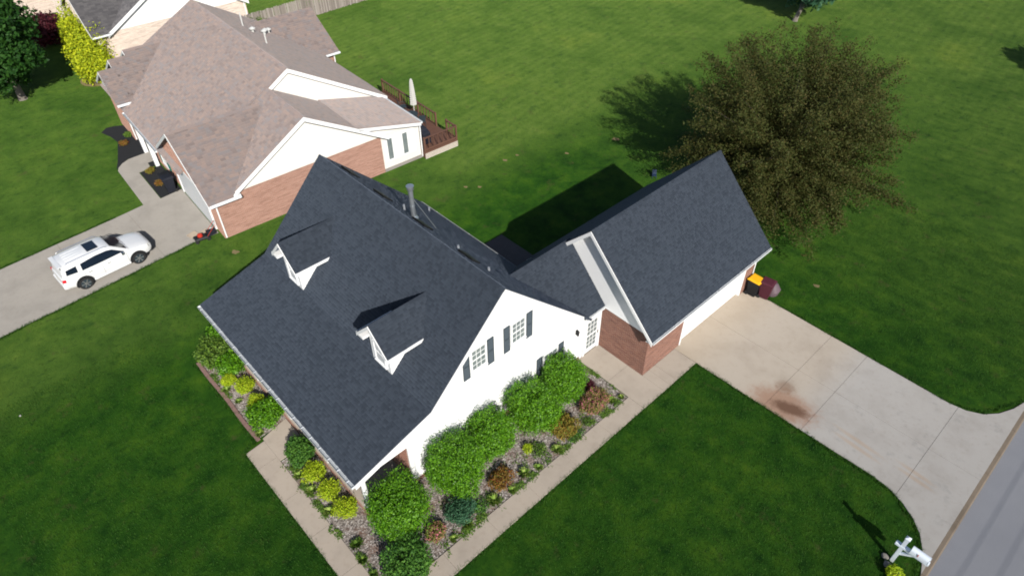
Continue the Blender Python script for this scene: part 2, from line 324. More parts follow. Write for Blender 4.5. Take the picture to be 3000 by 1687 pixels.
def empty(name, loc=(0,0,0), rz=0.0):
    o = bpy.data.objects.new(name, None); COL.objects.link(o); o.location = loc; o.rotation_euler = (0, 0, rz); o.empty_display_size = 0.2; return o
def tag(o, label=None, cat=None, group=None, kind=None):
    for k, v in (('label', label), ('category', cat), ('group', group), ('kind', kind)):
        if v: o[k] = v
    return o
def copy_tree(o, parent=None):
    c = o.copy(); COL.objects.link(c); c.parent = parent
    for ch in list(o.children): copy_tree(ch, c)
    return c
def frame(o, x, y):   # matrix with origin o, axes x (right along wall), y (up), z = outward
    x = Vector(x).normalized(); y = Vector(y).normalized(); z = x.cross(y)
    mm = Matrix((x, y, z)).transposed().to_4x4(); mm.translation = Vector(o); return mm

def clip(poly, a, b, c):   # keep a*x+b*y+c >= 0
    out = []
    for i in range(len(poly)):
        p, q = poly[i], poly[(i+1) % len(poly)]; dp = a*p[0]+b*p[1]+c; dq = a*q[0]+b*q[1]+c
        if dp >= 0: out.append(p)
        if (dp >= 0) != (dq >= 0):
            t_ = dp/(dp-dq); out.append((p[0]+(q[0]-p[0])*t_, p[1]+(q[1]-p[1])*t_))
    return out
def clip_rect(poly, x0, x1, y0, y1):
    for a, b, c in ((1,0,-x0), (-1,0,x1), (0,1,-y0), (0,-1,y1)):
        poly = clip(poly, a, b, c)
        if len(poly) < 3: return []
    return poly

def span(poly, y):
    xs = []
    for i in range(len(poly)):
        (x0, y0), (x1, y1) = poly[i], poly[(i+1) % len(poly)]
        if (y0 <= y) != (y1 <= y): xs.append(x0+(x1-x0)*(y-y0)/(y1-y0))
    return (min(xs), max(xs)) if len(xs) >= 2 else None

def roof_plane(poly, deck_name, mat, parent, rng, thick=0.10, expo=0.125, wmin=0.08, wmax=0.17, over=0.02):
    """a roof slope: solid deck plus real overlapping shingle tabs laid in courses"""
    P = [Vector(p) for p in poly]; n = (P[1]-P[0]).cross(P[2]-P[1]).normalized()
    if n.z < 0: P = P[::-1]; n = -n
    h = Vector((0,0,1)).cross(n).normalized(); s = n.cross(h)
    o = P[0]; q = [((p-o).dot(h), (p-o).dot(s)) for p in P]
    MB().prism(P, -n*thick).build(deck_name, mat, parent)
    s0 = min(y for _, y in q); s1 = max(y for _, y in q); T = []
    k = 0; y = s0-over
    while y < s1-0.02:
        yt = min(y+expo*1.25, s1); sp = span(q, min(max(y+expo*0.5, s0+0.003), s1-0.003))
        if sp and sp[1]-sp[0] > 0.05:
            x = sp[0]-rng.uniform(0, wmax)
            while x < sp[1]:
                w = rng.uniform(wmin, wmax); a = max(x, sp[0]-0.01); b = min(x+w, sp[1]+0.01); x += w
                if b-a < 0.02: continue
                T.append((a, b-0.004, y+rng.uniform(-0.006, 0.006), yt, rng.choice((0.004, 0.005, 0.009))))
        y += expo
    A = np.array(T, dtype=np.float64); a, b, y0, y1, th = A.T
    o_, h_, s_, n_ = (np.array(v) for v in (o, h, s, n))
    def pt(x, yy, z): return o_+x[:, None]*h_+yy[:, None]*s_+z[:, None]*n_
    lo = np.full_like(a, 0.001); hb = lo+0.003
    V = np.stack([pt(a, y0, lo), pt(b, y0, lo), pt(b, y0, th+0.002), pt(a, y0, th+0.002), pt(b, y1, hb), pt(a, y1, hb)], 1)
    F = [(0,1,2,3), (3,2,4,5)]
    ob = np_mesh('shingles', V, 6, mat, parent, F); tag(ob, kind='stuff'); return ob

def siding(poly, mtx, name, mat, parent, expo=0.115, back=0.10):
    """lap siding on a wall polygon given in wall coordinates (x along, y up, z out)"""
    mb = MB(mtx); y0 = min(p[1] for p in poly); y1 = max(p[1] for p in poly); y = y0
    while y < y1-0.005:
        yt = min(y+expo, y1); piece = clip(clip(poly, 0, 1, -y), 0, -1, yt)
        if len(piece) >= 3:
            nb = len(piece)
            vs_ = [(p[0], p[1], 0.016*(1-(p[1]-y)/expo)) for p in piece]
            mb.add(vs_, [tuple(range(nb))])
            low = [p for p in vs_ if abs(p[1]-y) < 1e-4]
            if len(low) >= 2:
                xa, xb = min(p[0] for p in low), max(p[0] for p in low)
                mb.add([(xa, y, 0), (xb, y, 0), (xb, y, 0.016), (xa, y, 0.016)], [(0,1,2,3)])
        y = yt
    ob = mb.build(name, mat, parent)
    return ob

def window(parent, mtx, w, h, cols=3, rows=2, mat='white_trim', pane='window_glass', depth=0.05, name='window'):
    """double-hung window: the frame is the part, panes and grilles its sub-parts; mtx origin at bottom centre"""
    f = MB(mtx); t_ = 0.07
    f.box(-w/2-t_, -w/2, -t_, h+t_, 0.0, depth); f.box(w/2, w/2+t_, -t_, h+t_, 0.0, depth)
    f.box(-w/2, w/2, h, h+t_, 0.0, depth); f.box(-w/2-t_-0.02, w/2+t_+0.02, -t_-0.04, -t_, 0.0, depth+0.03); f.box(-w/2, w/2, -t_, 0, 0.0, depth-0.003)
    f.box(-w/2, w/2, h/2-0.022, h/2+0.022, 0.003, depth-0.008)
    fr = f.build(name, mat, parent)
    g = MB(mtx); gw = 0.011
    for half in (0, 1):
        b0 = 0 if half == 0 else h/2+0.022; hh = h/2-0.022
        for i in range(1, cols): x = -w/2+w*i/cols; g.box(x-gw, x+gw, b0, b0+hh, 0.005, depth-0.018)
        for j in range(1, rows): y = b0+hh*j/rows; g.box(-w/2, w/2, y-gw, y+gw, 0.005, depth-0.019)
        for i in range(cols):
            for j in range(rows):
                MB(mtx).box(-w/2+w*i/cols+gw, -w/2+w*(i+1)/cols-gw, b0+hh*j/rows+gw, b0+hh*(j+1)/rows-gw, 0.004, 0.02).build('pane', pane, fr)
    g.build('grille', mat, fr); return fr

def shutter(parent, mtx, w, h, mat='shutter_slate'):
    s_ = MB(mtx); s_.box(-w/2, -w/2+0.04, 0, h, 0, 0.035); s_.box(w/2-0.04, w/2, 0, h, 0, 0.035)
    for y in (0, h/2-0.03, h-0.06): s_.box(-w/2+0.04, w/2-0.04, y, y+0.06, 0, 0.033)
    y = 0.07
    while y < h-0.08:
        if abs(y-h/2) > 0.06: s_.add([(-w/2+0.04, y, 0.03), (w/2-0.04, y, 0.03), (w/2-0.04, y+0.05, 0.008), (-w/2+0.04, y+0.05, 0.008)], [(0,1,2,3)])
        y += 0.045
    s_.box(-w/2+0.04, w/2-0.04, 0.06, h-0.06, 0.0, 0.006)
    return s_.build('shutter', mat, parent)

# foliage -------------------------------------------------------------
def leaf_quads(C, Nrm, size, rng, aspect=0.6):
    k = len(C); t1 = np.cross(Nrm, rng.normal(size=(k, 3))); t1 /= np.linalg.norm(t1, axis=1)[:, None]+1e-9
    t2 = np.cross(Nrm, t1); t2 /= np.linalg.norm(t2, axis=1)[:, None]+1e-9
    L = size*rng.uniform(0.6, 1.35, (k, 1)); t1 = t1*L; t2 = t2*L*aspect
    return np.stack([C-t1, C-t2*0.9+t1*0.1, C+t1, C+t2*0.9+t1*0.1], 1)
def blob_leaves(blobs, n, size, rng, shell=0.35, flat=0.5, aspect=0.6, lump=0.24):
    """blobs: (x,y,z,rx,ry,rz); leaves spread through the outer shell, lumpy outline, more on the outside"""
    B = np.array(blobs, float); wt = (B[:, 3]*B[:, 4])+(B[:, 3]*B[:, 5]); wt /= wt.sum()
    ib = rng.choice(len(B), n, p=wt); d = rng.normal(size=(n, 3)); d /= np.linalg.norm(d, axis=1)[:, None]
    ph = rng.uniform(0, 6.28, 6)
    lum = 1+lump*(np.sin(5*d[:, 0]+ph[0])*np.sin(4*d[:, 1]+ph[1])+0.6*np.sin(9*d[:, 2]+ph[2])*np.sin(8*d[:, 0]+ph[3]))
    sp_ = rng.normal(size=(40, 3)); sp_ /= np.linalg.norm(sp_, axis=1)[:, None]
    shoot = np.clip(((d @ sp_.T).max(axis=1)-0.955)/0.045, 0, 1)
    r = (1-shell*rng.random(n)**1.7)*lum*(1+0.30*shoot*rng.random(n))
    C = B[ib, :3]+d*r[:, None]*B[ib, 3:6]
    Nn = d*flat+rng.normal(size=(n, 3))*0.5; Nn[:, 2] += 0.15; Nn /= np.linalg.norm(Nn, axis=1)[:, None]
    keep = C[:, 2] > 0.02
    return leaf_quads(C[keep], Nn[keep], size, rng, aspect)

def shrub(name, x, y, rx, ry, h, mat, label, cat='shrub', n=4000, leaf=0.05, group=None, lobes=7, seed=0, z0=0.0, core=True):
    rng = np.random.default_rng(seed+11)
    root = tag(empty(name, (x, y, z0)), label, cat, group)
    bl = [(0, 0, h*0.5, rx*0.82, ry*0.82, h*0.5)]
    for i in range(lobes):
        a = 6.283*i/lobes+rng.uniform(-.3, .3); q = rng.uniform(0.45, 0.62)
        bl.append((math.cos(a)*rx*q, math.sin(a)*ry*q, h*rng.uniform(0.38, 0.66), rx*rng.uniform(.38, .5), ry*rng.uniform(.38, .5), h*rng.uniform(.28, .4)))
    np_mesh('foliage', blob_leaves(bl, n, leaf, rng), 4, mat, root)
    st = MB()
    for i in range(5):
        a = 6.283*i/5; st.tube([(math.cos(a)*0.05, math.sin(a)*0.05, -0.02), (math.cos(a)*rx*0.35, math.sin(a)*ry*0.35, h*0.5)], [0.025, 0.008], 5)
    st.build('stem', 'bark_brown', root); return root

def tuft(name, x, y, r, h, label, n=70, mat='leaf_tuft', seed=0, cat='plant', group=None):
    rng = np.random.default_rng(seed+5); root = tag(empty(name, (x, y, 0.02)), label, cat, group)
    a = rng.uniform(0, 6.283, n); q = rng.uniform(0.35, 1, n); hh = h*(1.2-q*0.75)
    d = np.stack([np.cos(a), np.sin(a), 0*a], 1); s_ = np.stack([-np.sin(a), np.cos(a), 0*a], 1)*0.024
    b0 = d*0.02; mid = d*(r*q*0.6)[:, None]; mid[:, 2] = hh*0.62; tip = d*(r*q)[:, None]; tip[:, 2] = hh*0.74
    V = np.stack([b0-s_, b0+s_, mid+s_, tip, mid-s_], 1); np_mesh('blades', V, 5, mat, root); return root

def limb(mb, a, b, r0, r1, rng, wob=0.12, k=4, n=6):
    a, b = np.array(a, float), np.array(b, float); L = np.linalg.norm(b-a); pts = []
    for i in range(k+1):
        t_ = i/k; p = a+(b-a)*t_+rng.normal(size=3)*wob*L*0.25*(t_*(1-t_)*4)
        pts.append(tuple(p))
    mb.tube(pts, [r0+(r1-r0)*i/k for i in range(k+1)], n); return pts[-1]

def tree(name, x, y, crown, trunk_h, trunk_r, mat, bark, label, n, leaf, seed, blobs=26, shell=0.8, limbs=12, blob_r=0.30, twig=0, sparse=0.0):
    """crown: (cx,cy,cz,rx,ry,rz) relative to base"""
    rng = np.random.default_rng(seed); root = tag(empty(name, (x, y, 0)), label, 'tree')
    cx, cy, cz, rx, ry, rz = crown; bl = []; tips = []
    for i in range(blobs):
        d = rng.normal(size=3); d /= np.linalg.norm(d); q = rng.uniform(0.35, 0.92)
        c = (cx+d[0]*rx*q, cy+d[1]*ry*q, max(cz+d[2]*rz*q, 0.8)); tips.append(c); k = blob_r*rng.uniform(0.65, 1.25)
        bl.append((*c, rx*k, ry*k, rz*k*0.8))
    if sparse: bl.append((cx, cy, cz, rx*0.93, ry*0.93, rz*0.93))
    B_ = blob_leaves(bl[:blobs], int(n*(1-sparse)), leaf, rng, shell=shell, flat=0.3, lump=0.25)
    V = np.concatenate([B_, blob_leaves(bl[blobs:], int(n*sparse), leaf, rng, shell=0.9, flat=0.3, lump=0.2)]) if sparse else B_
    np_mesh('crown', V, 4, mat, root)
    tm = MB(); top = (cx*0.4, cy*0.4, trunk_h); tm.tube([(0,0,-0.05), (0,0,0.12), (cx*0.15, cy*0.15, trunk_h*0.5), top], [trunk_r*1.5, trunk_r*1.1, trunk_r*0.9, trunk_r*0.7], 10)
    for i in range(min(limbs, len(tips))):
        e = limb(tm, top if i % 3 else (cx*0.2, cy*0.2, trunk_h*0.7), tips[i], trunk_r*0.42, trunk_r*0.08, rng)
        for k in range(twig):
            o_ = rng.normal(size=3)*np.array([rx, ry, rz])*0.22; o_[2] = abs(o_[2])*0.5
            limb(tm, e, tuple(np.array(e)+o_), trunk_r*0.08, trunk_r*0.02, rng, k=3, n=4)
    tm.build('trunk', bark, root, smooth=True); return root

# ------------------------------------------------------------------ the setting: lawn, street, kerb, drives, walks, beds
def sheet(name, poly, z, mat, parent=None, label=None):
    o = MB().add([(p[0], p[1], z) for p in poly], [tuple(range(len(poly)))]).build(name, mat, parent); return o
tag(sheet('lawn', [(-300, -260), (15.24, -260), (15.24, 300), (-300, 300)], 0.0, 'lawn'), kind='structure')
tag(sheet('lawn', [(24.5, -260), (300, -260), (300, 300), (24.5, 300)], 0.0, 'lawn'), kind='structure')
tag(sheet('street', [(15.3, -260), (24.4, -260), (24.4, 300), (15.3, 300)], -0.09, 'asphalt'), kind='structure')
kerb = tag(MB().box(15.30, 15.34, -40, 80, -0.2, -0.055).build('kerb', 'joint_soil'), kind='structure')
rng = random.Random(3); v = -20.0
while v < 60:      # kerb stones, cast in lengths
    L = 3.05; MB().prism([(15.24, v+0.012, -0.15), (15.44, v+0.012, -0.15), (15.43, v+0.012, -0.04), (15.38, v+0.012, 0.02), (15.24, v+0.012, 0.03)], (0, L-0.024, 0)).build('kerb_stone', 'curb_concrete', kerb); v += L
MB().box(24.2, 24.5, -260, 300, -0.15, 0.03).build('far_kerb', 'curb_concrete', kerb)

def slabs(struct, outline, xs, ys, z, mat, gap=0.006, th=0.07, name='concrete_slab'):
    for i in range(len(xs)-1):
        for j in range(len(ys)-1):
            q = clip_rect(outline, xs[i]+gap, xs[i+1]-gap, ys[j]+gap, ys[j+1]-gap)
            if len(q) >= 3:
                MB().prism([(p[0], p[1], z-th) for p in q], (0, 0, th)).build(name, mat, struct, bevel=0.006)
def arc(cx, cy, r, a0, a1, n=8): return [(cx+r*math.cos(R(a0+(a1-a0)*i/n)), cy+r*math.sin(R(a0+(a1-a0)*i/n))) for i in range(n+1)]
drive_out = [(2.2, 16.02), (9.2, 16.12), (12.2, 16.2), (12.9, 16.1), (13.55, 15.85), (14.1, 15.5), (14.55, 15.05), (14.9, 14.45), (15.1, 13.9), (15.235, 13.5), (15.235, 25.2),
             (15.1, 24.7), (14.9, 23.95), (14.55, 23.2), (14.1, 22.65), (13.5, 22.32), (12.8, 22.2), (9.0, 22.25), (2.2, 22.35)]
driveway = tag(MB().prism([(p[0], p[1], 0.004) for p in drive_out], (0, 0, 0.02)).build('driveway', 'joint_soil'), kind='structure')
slabs(driveway, drive_out, [2.0, 7.25, 9.05, 13.2, 15.3], [13, 19.12, 26], 0.04, 'drive_concrete', name='concrete_panel')
walk = tag(MB().box(2.86, 3.70, -1.80, 12.1, 0.004, 0.02).build('walkway', 'joint_soil'), kind='structure')
vv = [-1.85, -0.98] + [0.75+i*2.1+(-0.2) for i in range(0, 6)] + [12.12]
slabs(walk, [(2.84, -1.85), (3.74, -1.85), (3.71, 12.13), (2.84, 12.13)], [2.8, 3.8], [-1.85, -0.98, 1.45, 3.55, 5.7, 7.83, 10.03, 12.12], 0.045, 'walk_concrete')
fwalk = tag(MB().box(-6.1, 2.8, -1.8, -1.02, 0.004, 0.02).build('walkway', 'joint_soil'), kind='structure')
slabs(fwalk, [(-6.22, -1.86), (2.84, -1.82), (2.84, -0.98), (-6.3, -0.98)], [-6.3, -5.2, -3.14, -1.08, 0.97, 2.85], [-1.9, -0.97], 0.045, 'walk_concrete')
slabs(fwalk, [(-6.45, -0.98), (-4.95, -0.98), (-5.0, 0.28), (-6.75, 0.28)], [-6.8, -4.9], [-0.98, 0.28], 0.046, 'walk_concrete')
dwalk = tag(MB().box(-0.2, 3.6, 12.2, 13.5, 0.004, 0.02).build('walkway', 'joint_soil'), kind='structure')
slabs(dwalk, [(-0.26, 12.14), (3.72, 12.14), (3.72, 16.0), (2.46, 16.0), (2.46, 13.55), (-0.26, 13.55)], [-0.3, 1.6, 3.75], [12.13, 13.56], 0.05, 'walk_concrete')
slabs(dwalk, [(2.47, 13.57), (3.72, 13.57), (3.70, 16.0), (2.47, 16.0)], [2.4, 3.75], [13.56, 14.05, 14.5, 16.01], 0.05, 'walk_concrete')
patio = tag(MB().box(-9.9, -4.85, 12.5, 16.0, 0.004, 0.09).build('patio', 'patio_dark', bevel=0.01), kind='structure')

# gravel planting beds round the house corner, with loose pebbles
bed_a = [(-12.6, -1.08), (-6.6, -1.08), (-6.6, 0.3), (-12.6, 0.3)]
bed_b = [(-4.9, -0.97), (2.83, -0.97), (2.83, 12.1), (-0.3, 12.1), (-0.3, 0.3), (-4.9, 0.3)]
tag(sheet('gravel_bed', bed_a, 0.012, 'gravel'), kind='structure')
g2 = tag(sheet('gravel_bed', bed_b, 0.013, 'gravel'), kind='structure')
nr = np.random.default_rng(4)
def pebbles(n, x0, x1, y0, y1):
    C = np.stack([nr.uniform(x0, x1, n), nr.uniform(y0, y1, n), np.full(n, 0.018)], 1)
    S = nr.uniform(0.012, 0.032, (n, 1)); a = nr.uniform(0, 6.28, n); ca, sa = np.cos(a)[:, None], np.sin(a)[:, None]
    X = np.concatenate([ca, sa, 0*ca], 1)*S*1.3; Y = np.concatenate([-sa, ca, 0*ca], 1)*S; Zz = np.concatenate([0*ca, 0*ca, 0.75*np.ones_like(ca)], 1)*S
    return np.stack([C-X, C-Y, C+X, C+Y, C+Zz], 1)
V = np.concatenate([pebbles(1900, -12.4, -6.6, -1.05, 0.25), pebbles(1800, -4.8, 2.8, -0.95, 0.25), pebbles(6500, -0.2, 2.8, 0.2, 12.05)])
tag(np_mesh('pebbles', V, 5, 'pebble', None, [(0,1,4), (1,2,4), (2,3,4), (3,0,4)]), kind='stuff', label='loose grey and pink pebbles of the beds', cat='gravel')
# red paver edging along the front bed
edging = tag(MB().box(-12.5, -6.5, -1.20, -1.10, 0.002, 0.03).build('paver_edging', 'joint_soil'), 'row of red concrete pavers edging the front bed', 'edging')
for i in range(15):
    x = -12.55+i*0.405; dz = rng.uniform(-0.008, 0.008); yy = -1.15-0.02*math.sin(i*0.7)
    MB().box(x+0.008, x+0.397, yy-0.085, yy+0.085, 0.0, 0.07+dz).build('paver', 'paver_red', edging, bevel=0.01)
# grass blades: fringe that hangs over the edges of the concrete, and a coat on the near lawns
def blades(C, hmin, hmax, lean):
    k = len(C); a = nr.uniform(0, 6.283, k); d = np.stack([np.cos(a), np.sin(a), 0*a], 1); w = np.stack([-np.sin(a), np.cos(a), 0*a], 1)*nr.uniform(0.006, 0.014, (k, 1))
    h = nr.uniform(hmin, hmax, (k, 1)); tip = C+d*h*nr.uniform(0.2, lean, (k, 1)); tip[:, 2:] += h
    return np.stack([C-w, C+w, tip], 1)
def seg(a, b, dens, spread=0.05):
    L = math.dist(a, b); k = int(L*dens); t_ = nr.random(k)[:, None]; C = np.array(a)*(1-t_)+np.array(b)*t_
    wob = 0.035*np.sin(t_*L*2.3+nr.uniform(0, 6))+0.025*np.sin(t_*L*7.1+nr.uniform(0, 6))
    d = np.array([-(b[1]-a[1]), b[0]-a[0]])/L; C = C+d*(wob+nr.normal(0, spread, (k, 1))); return np.concatenate([C, np.full((k, 1), 0.0)], 1)
E_ = []
for a, b in (((3.76, -1.9), (3.76, 15.95)), ((3.76, 16.0), (9.2, 16.07)), ((9.2, 16.07), (12.9, 16.06)), ((12.9, 16.06), (14.1, 15.45)), ((14.1, 15.45), (14.9, 14.4)), ((14.9, 14.4), (15.2, 13.4)),
             ((3.4, 22.38), (12.8, 22.25)), ((12.8, 22.25), (14.1, 22.72)), ((14.1, 22.72), (15.1, 24.8)), ((-6.25, -1.9), (2.8, -1.86)), ((-6.3, -1.9), (-6.55, -1.1)), ((-12.6, -1.28), (-6.5, -1.28)),
             ((-12.65, -1.2), (-12.65, 0.3)), ((15.18, -5), (15.18, 13.4)), ((15.18, 25.2), (15.18, 34)), ((-12.5, 0.3), (-12.5, 12.3)), ((-20.88, -7.7), (-21.14, -3.5)), ((-21.14, -3.5), (-21.64, 2.7)), ((-26.82, -6.2), (-27.36, 0.2))):
    E_.append(seg(a, b, 300))
fr = blades(np.concatenate(E_), 0.04, 0.11, 1.0)
def field(n, x0, x1, y0, y1): return np.stack([nr.uniform(x0, x1, n), nr.uniform(y0, y1, n), np.zeros(n)], 1)
F_ = np.concatenate([field(42000, 3.9, 15, 3, 15.9), field(46000, -16, 3.6, -10, -1.95), field(8000, -20, -12.8, -2, 12), field(30000, 3.2, 15, 22.5, 36)])
ok = ~((F_[:, 0] > -6.6) & (F_[:, 0] < 2.9) & (F_[:, 1] > -1.9)) & ~((F_[:, 0] > 13) & (F_[:, 1] > 15.2) & (F_[:, 1] < 16)) & ~((F_[:, 0] > 12.5) & (F_[:, 1] > 22.3) & (F_[:, 1] < 25.3) & (F_[:, 1] < 22.3+(F_[:, 0]-12.5)*1.2))
tag(np_mesh('grass', np.concatenate([fr, blades(F_[ok], 0.03, 0.075, 1.1)]), 3, 'grass_blade'), kind='stuff', label='short grass blades of the near lawns and concrete edges', cat='grass')
# weeds and ground litter along the bed edges
Wd = np.concatenate([seg((2.78, -0.9), (2.76, 12.0), 130, 0.10), seg((-4.8, -0.9), (2.7, -0.93), 110, 0.07), seg((-12.4, -1.0), (-6.7, -1.0), 60, 0.08), seg((0.3, 12.02), (2.7, 12.05), 60, 0.05), field(700, 0.2, 2.7, 0.5, 11.8)])
clump = np.sin(Wd[:, 0]*3.1+Wd[:, 1]*2.3)*np.sin(Wd[:, 1]*4.7-Wd[:, 0]*1.7) > 0.05
Wd = np.repeat(Wd[clump], 5, 0); Wd[:, :2] += nr.normal(0, 0.05, (len(Wd), 2)); Wd[:, 2] = nr.uniform(0.03, 0.09, len(Wd))
Nw = nr.normal(size=(len(Wd), 3))*0.4; Nw[:, 2] += 1; Nw /= np.linalg.norm(Nw, axis=1)[:, None]
t1 = np.cross(Nw, nr.normal(size=Nw.shape)); t1 /= np.linalg.norm(t1, axis=1)[:, None]; t2 = np.cross(Nw, t1); Ls = nr.uniform(0.02, 0.045, (len(Wd), 1))
tag(np_mesh('weeds', np.stack([Wd-t1*Ls, Wd-t2*Ls*0.6, Wd+t1*Ls, Wd+t2*Ls*0.6], 1), 4, 'leaf_olive'), kind='stuff', label='low weeds scattered over the gravel bed edges', cat='weeds')
# bare spots in the lawn
for k, (x, y, r_) in enumerate(((-12.54, 29.27, 0.26), (-15.84, 21.76, 0.16), (-15.76, 22.79, 0.12), (-15.21, 17.76, 0.13), (-14.6, 18.4, 0.13), (4.9, 25.2, 0.16), (-13.6, 25.4, 0.14), (-19.2, 4.0, 0.22))):
    nn = 14; ph = rng.uniform(0, 6); tag(sheet('bare_soil', [(x+r_*(1+0.3*math.sin(3*6.283*i/nn+ph))*math.cos(6.283*i/nn), y+r_*0.8*(1+0.3*math.sin(2*6.283*i/nn))*math.sin(6.283*i/nn)) for i in range(nn)], 0.010, 'soil_tan'), kind='structure')

# neighbour's plot: frame of the neighbouring house (turned three degrees)
NB_O = (-20.6, 3.95); NB_A = R(-3)
def nbw(x, y): return (NB_O[0]+x*math.cos(NB_A)-y*math.sin(NB_A), NB_O[1]+x*math.sin(NB_A)+y*math.cos(NB_A))
nd_out = [(-19.3, -40), (-20.3, -14), (-20.95, -7.6), (-21.2, -3.5), (-21.7, 2.7), nbw(-1.0, -0.3), nbw(-1.0, 0.1), nbw(-7.0, 0.1), nbw(-6.8, -1.3), nbw(-6.8, -2.3), (-27.3, 0.2), (-26.75, -6.2), (-25.9, -14), (-25, -40)]
ndrive = tag(MB().prism([(p[0], p[1], 0.004) for p in nd_out], (0, 0, 0.015)).build('driveway', 'joint_soil'), kind='structure')
slabs(ndrive, nd_out, [-30, -15], [-40, -16, -11.9, -7.7, -3.2, 0.9, 5.2], 0.03, 'grey_concrete', name='concrete_panel')
nw = [nbw(*p) for p in ((-6.8, -2.35), (-6.8, -1.3), (-10.8, -1.35), (-10.9, -0.55), (-11.7, -0.5), (-11.75, 0.5), (-13.1, 0.5), (-13.1, -0.1), (-13.0, -1.35), (-12.7, -1.85), (-12.3, -2.2), (-11.9, -2.35))]
nwalk = tag(MB().prism([(p[0], p[1], 0.005) for p in nw], (0, 0, 0.026)).build('walkway', 'grey_concrete'), kind='structure')
mb1 = tag(sheet('mulch_bed', [nbw(*p) for p in ((-18.1, -1.7), (-18.6, -1.2), (-18.5, -0.7), (-18.1, 0.05), (-13.1, 0.4), (-13.05, -1.38), (-12.64, -1.94), (-12.1, -2.4), (-13.2, -2.0), (-14.2, -1.7), (-15.9, -1.2), (-17.0, -1.35))], 0.018, 'mulch_black'), kind='structure')
tag(sheet('mulch_bed', [nbw(*p) for p in ((-10.75, -1.3), (-6.85, -1.27), (-6.9, 0.1), (-10.85, 0.1))], 0.02, 'mulch_black'), kind='structure')
tag(sheet('mulch_bed', [nbw(*p) for p in ((-11.65, -0.5), (-10.95, -0.5), (-10.95, 0.1), (-11.65, 0.1))], 0.033, 'mulch_black'), kind='structure')
tag(sheet('mulch_bed', arc(-48.2, 6.4, 1.6, 0, 360, 16)[:-1], 0.012, 'soil_tan'), kind='structure')

# ------------------------------------------------------------------ our house: main block, link and garage under one slate roof
rr = random.Random(11)
house = tag(empty('family_house', (0, 0, 0)), 'white sided house with dark slate roof, two dormers and brick garage in the centre', 'house')
L0 = -12.757; VK, HK, VR, HR, VE, HE, HF = 3.527, 3.97, 7.334, 7.752, 12.589, 2.601, 2.935
roof_plane([(L0, 0, HF), (0, 0, HF), (0, VK, HK), (L0, VK, HK)], 'porch_roof', 'roof_slate', house, rr)
roof_plane([(L0, VK, HK), (0, VK, HK), (0, VR, HR), (L0, VR, HR)], 'front_roof', 'roof_slate', house, rr, over=0.0)
roof_plane([(L0, VE, HE), (0, VE, HE), (0, VR, HR), (L0, VR, HR)], 'rear_roof', 'roof_slate', house, rr)
def ridge_caps(a, b, n, parent, mat, d1, d2, w=0.15):
    """bent cap shingles along a ridge; d1,d2 are down-slope directions on both sides"""
    a, b = Vector(a), Vector(b); e = (b-a)/n; d1, d2 = Vector(d1).normalized()*w, Vector(d2).normalized()*w; V = []
    for i in range(n):
        p = a+e*i+Vector((0,0,0.022)); q = a+e*(i+1.15)+Vector((0,0,0.008)); V += [p+d1, p, q, q+d1, p, p+d2, q+d2, q]
    return tag(np_mesh('ridge_cap', np.array([tuple(x) for x in V]), 4, mat, parent), kind='stuff')
ridge_caps((L0, VR, HR), (0, VR, HR), 60, house, 'roof_slate', (0, -1, -0.99), (0, 1, -0.98))
GU, GV0, GV1, GZ, GE, GEZ = -1.046, 13.236, 22.772, 6.67, 2.847, 2.78
roof_plane([(GE, GV0, GEZ), (GE, GV1, GEZ), (GU, GV1, GZ), (GU, GV0, GZ)], 'garage_roof', 'roof_slate', house, rr)
roof_plane([(2*GU-GE, GV0, GEZ), (2*GU-GE, GV1, GEZ), (GU, GV1, GZ), (GU, GV0, GZ)], 'garage_roof', 'roof_slate', house, rr)
ridge_caps((GU, GV0, GZ), (GU, GV1, GZ), 45, house, 'roof_slate', (1, 0, -1), (-1, 0, -1))
UB, HB = -2.49, 5.31
roof_plane([(-0.1, 12.2, 2.78), (-0.1, 13.54, 2.78), (UB, 13.54, HB), (UB, 9.7, HB)], 'link_roof', 'roof_slate', house, rr)
roof_plane([(2*UB+0.1, 12.2, 2.78), (2*UB+0.1, 13.54, 2.78), (UB, 13.54, HB), (UB, 9.7, HB)], 'link_roof', 'roof_slate', house, rr)
ridge_caps((UB, 9.8, HB), (UB, 13.5, HB), 18, house, 'roof_slate', (1, 0, -1), (-1, 0, -1))
# walls of the main block
WU = -0.27
gw = frame((WU, 0, 0), (0, 1, 0), (0, 0, 1))
siding([(2.42, 0.25), (12.3, 0.25), (12.3, 2.72), (7.334, 7.60), (3.53, 3.83), (2.42, 3.50)], gw, 'gable_siding', 'white_siding', house)
siding([(0.16, 2.56), (2.42, 2.56), (2.42, 3.50), (0.16, 2.84)], gw, 'porch_gable_siding', 'white_siding', house)
MB().box(-12.45, WU-0.01, 2.42, 12.28, 0.0, 2.74).build('wall_core', 'white_siding', house)
MB().prism([(WU-0.012, 2.42, 2.5), (WU-0.012, 12.28, 2.5), (WU-0.012, 12.28, 2.66), (WU-0.012, 7.334, 7.5), (WU-0.012, 3.53, 3.75), (WU-0.012, 0.2, 2.78), (WU-0.012, 0.2, 2.5)], (-0.15, 0, 0)).build('gable_backing', 'white_siding', house)
lw = frame((-12.49, 0, 0), (0, -1, 0), (0, 0, 1))
siding([(-12.3, 0.25), (-2.42, 0.25), (-2.42, 3.50), (-3.53, 3.83), (-7.334, 7.60), (-12.3, 2.72)], lw, 'gable_siding', 'white_siding', house)
MB().prism([(-12.478, 0.2, 2.5), (-12.478, 12.28, 2.5), (-12.478, 12.28, 2.66), (-12.478, 7.334, 7.5), (-12.478, 3.53, 3.75), (-12.478, 0.2, 2.78)], (0.15, 0, 0)).build('gable_backing', 'white_siding', house)
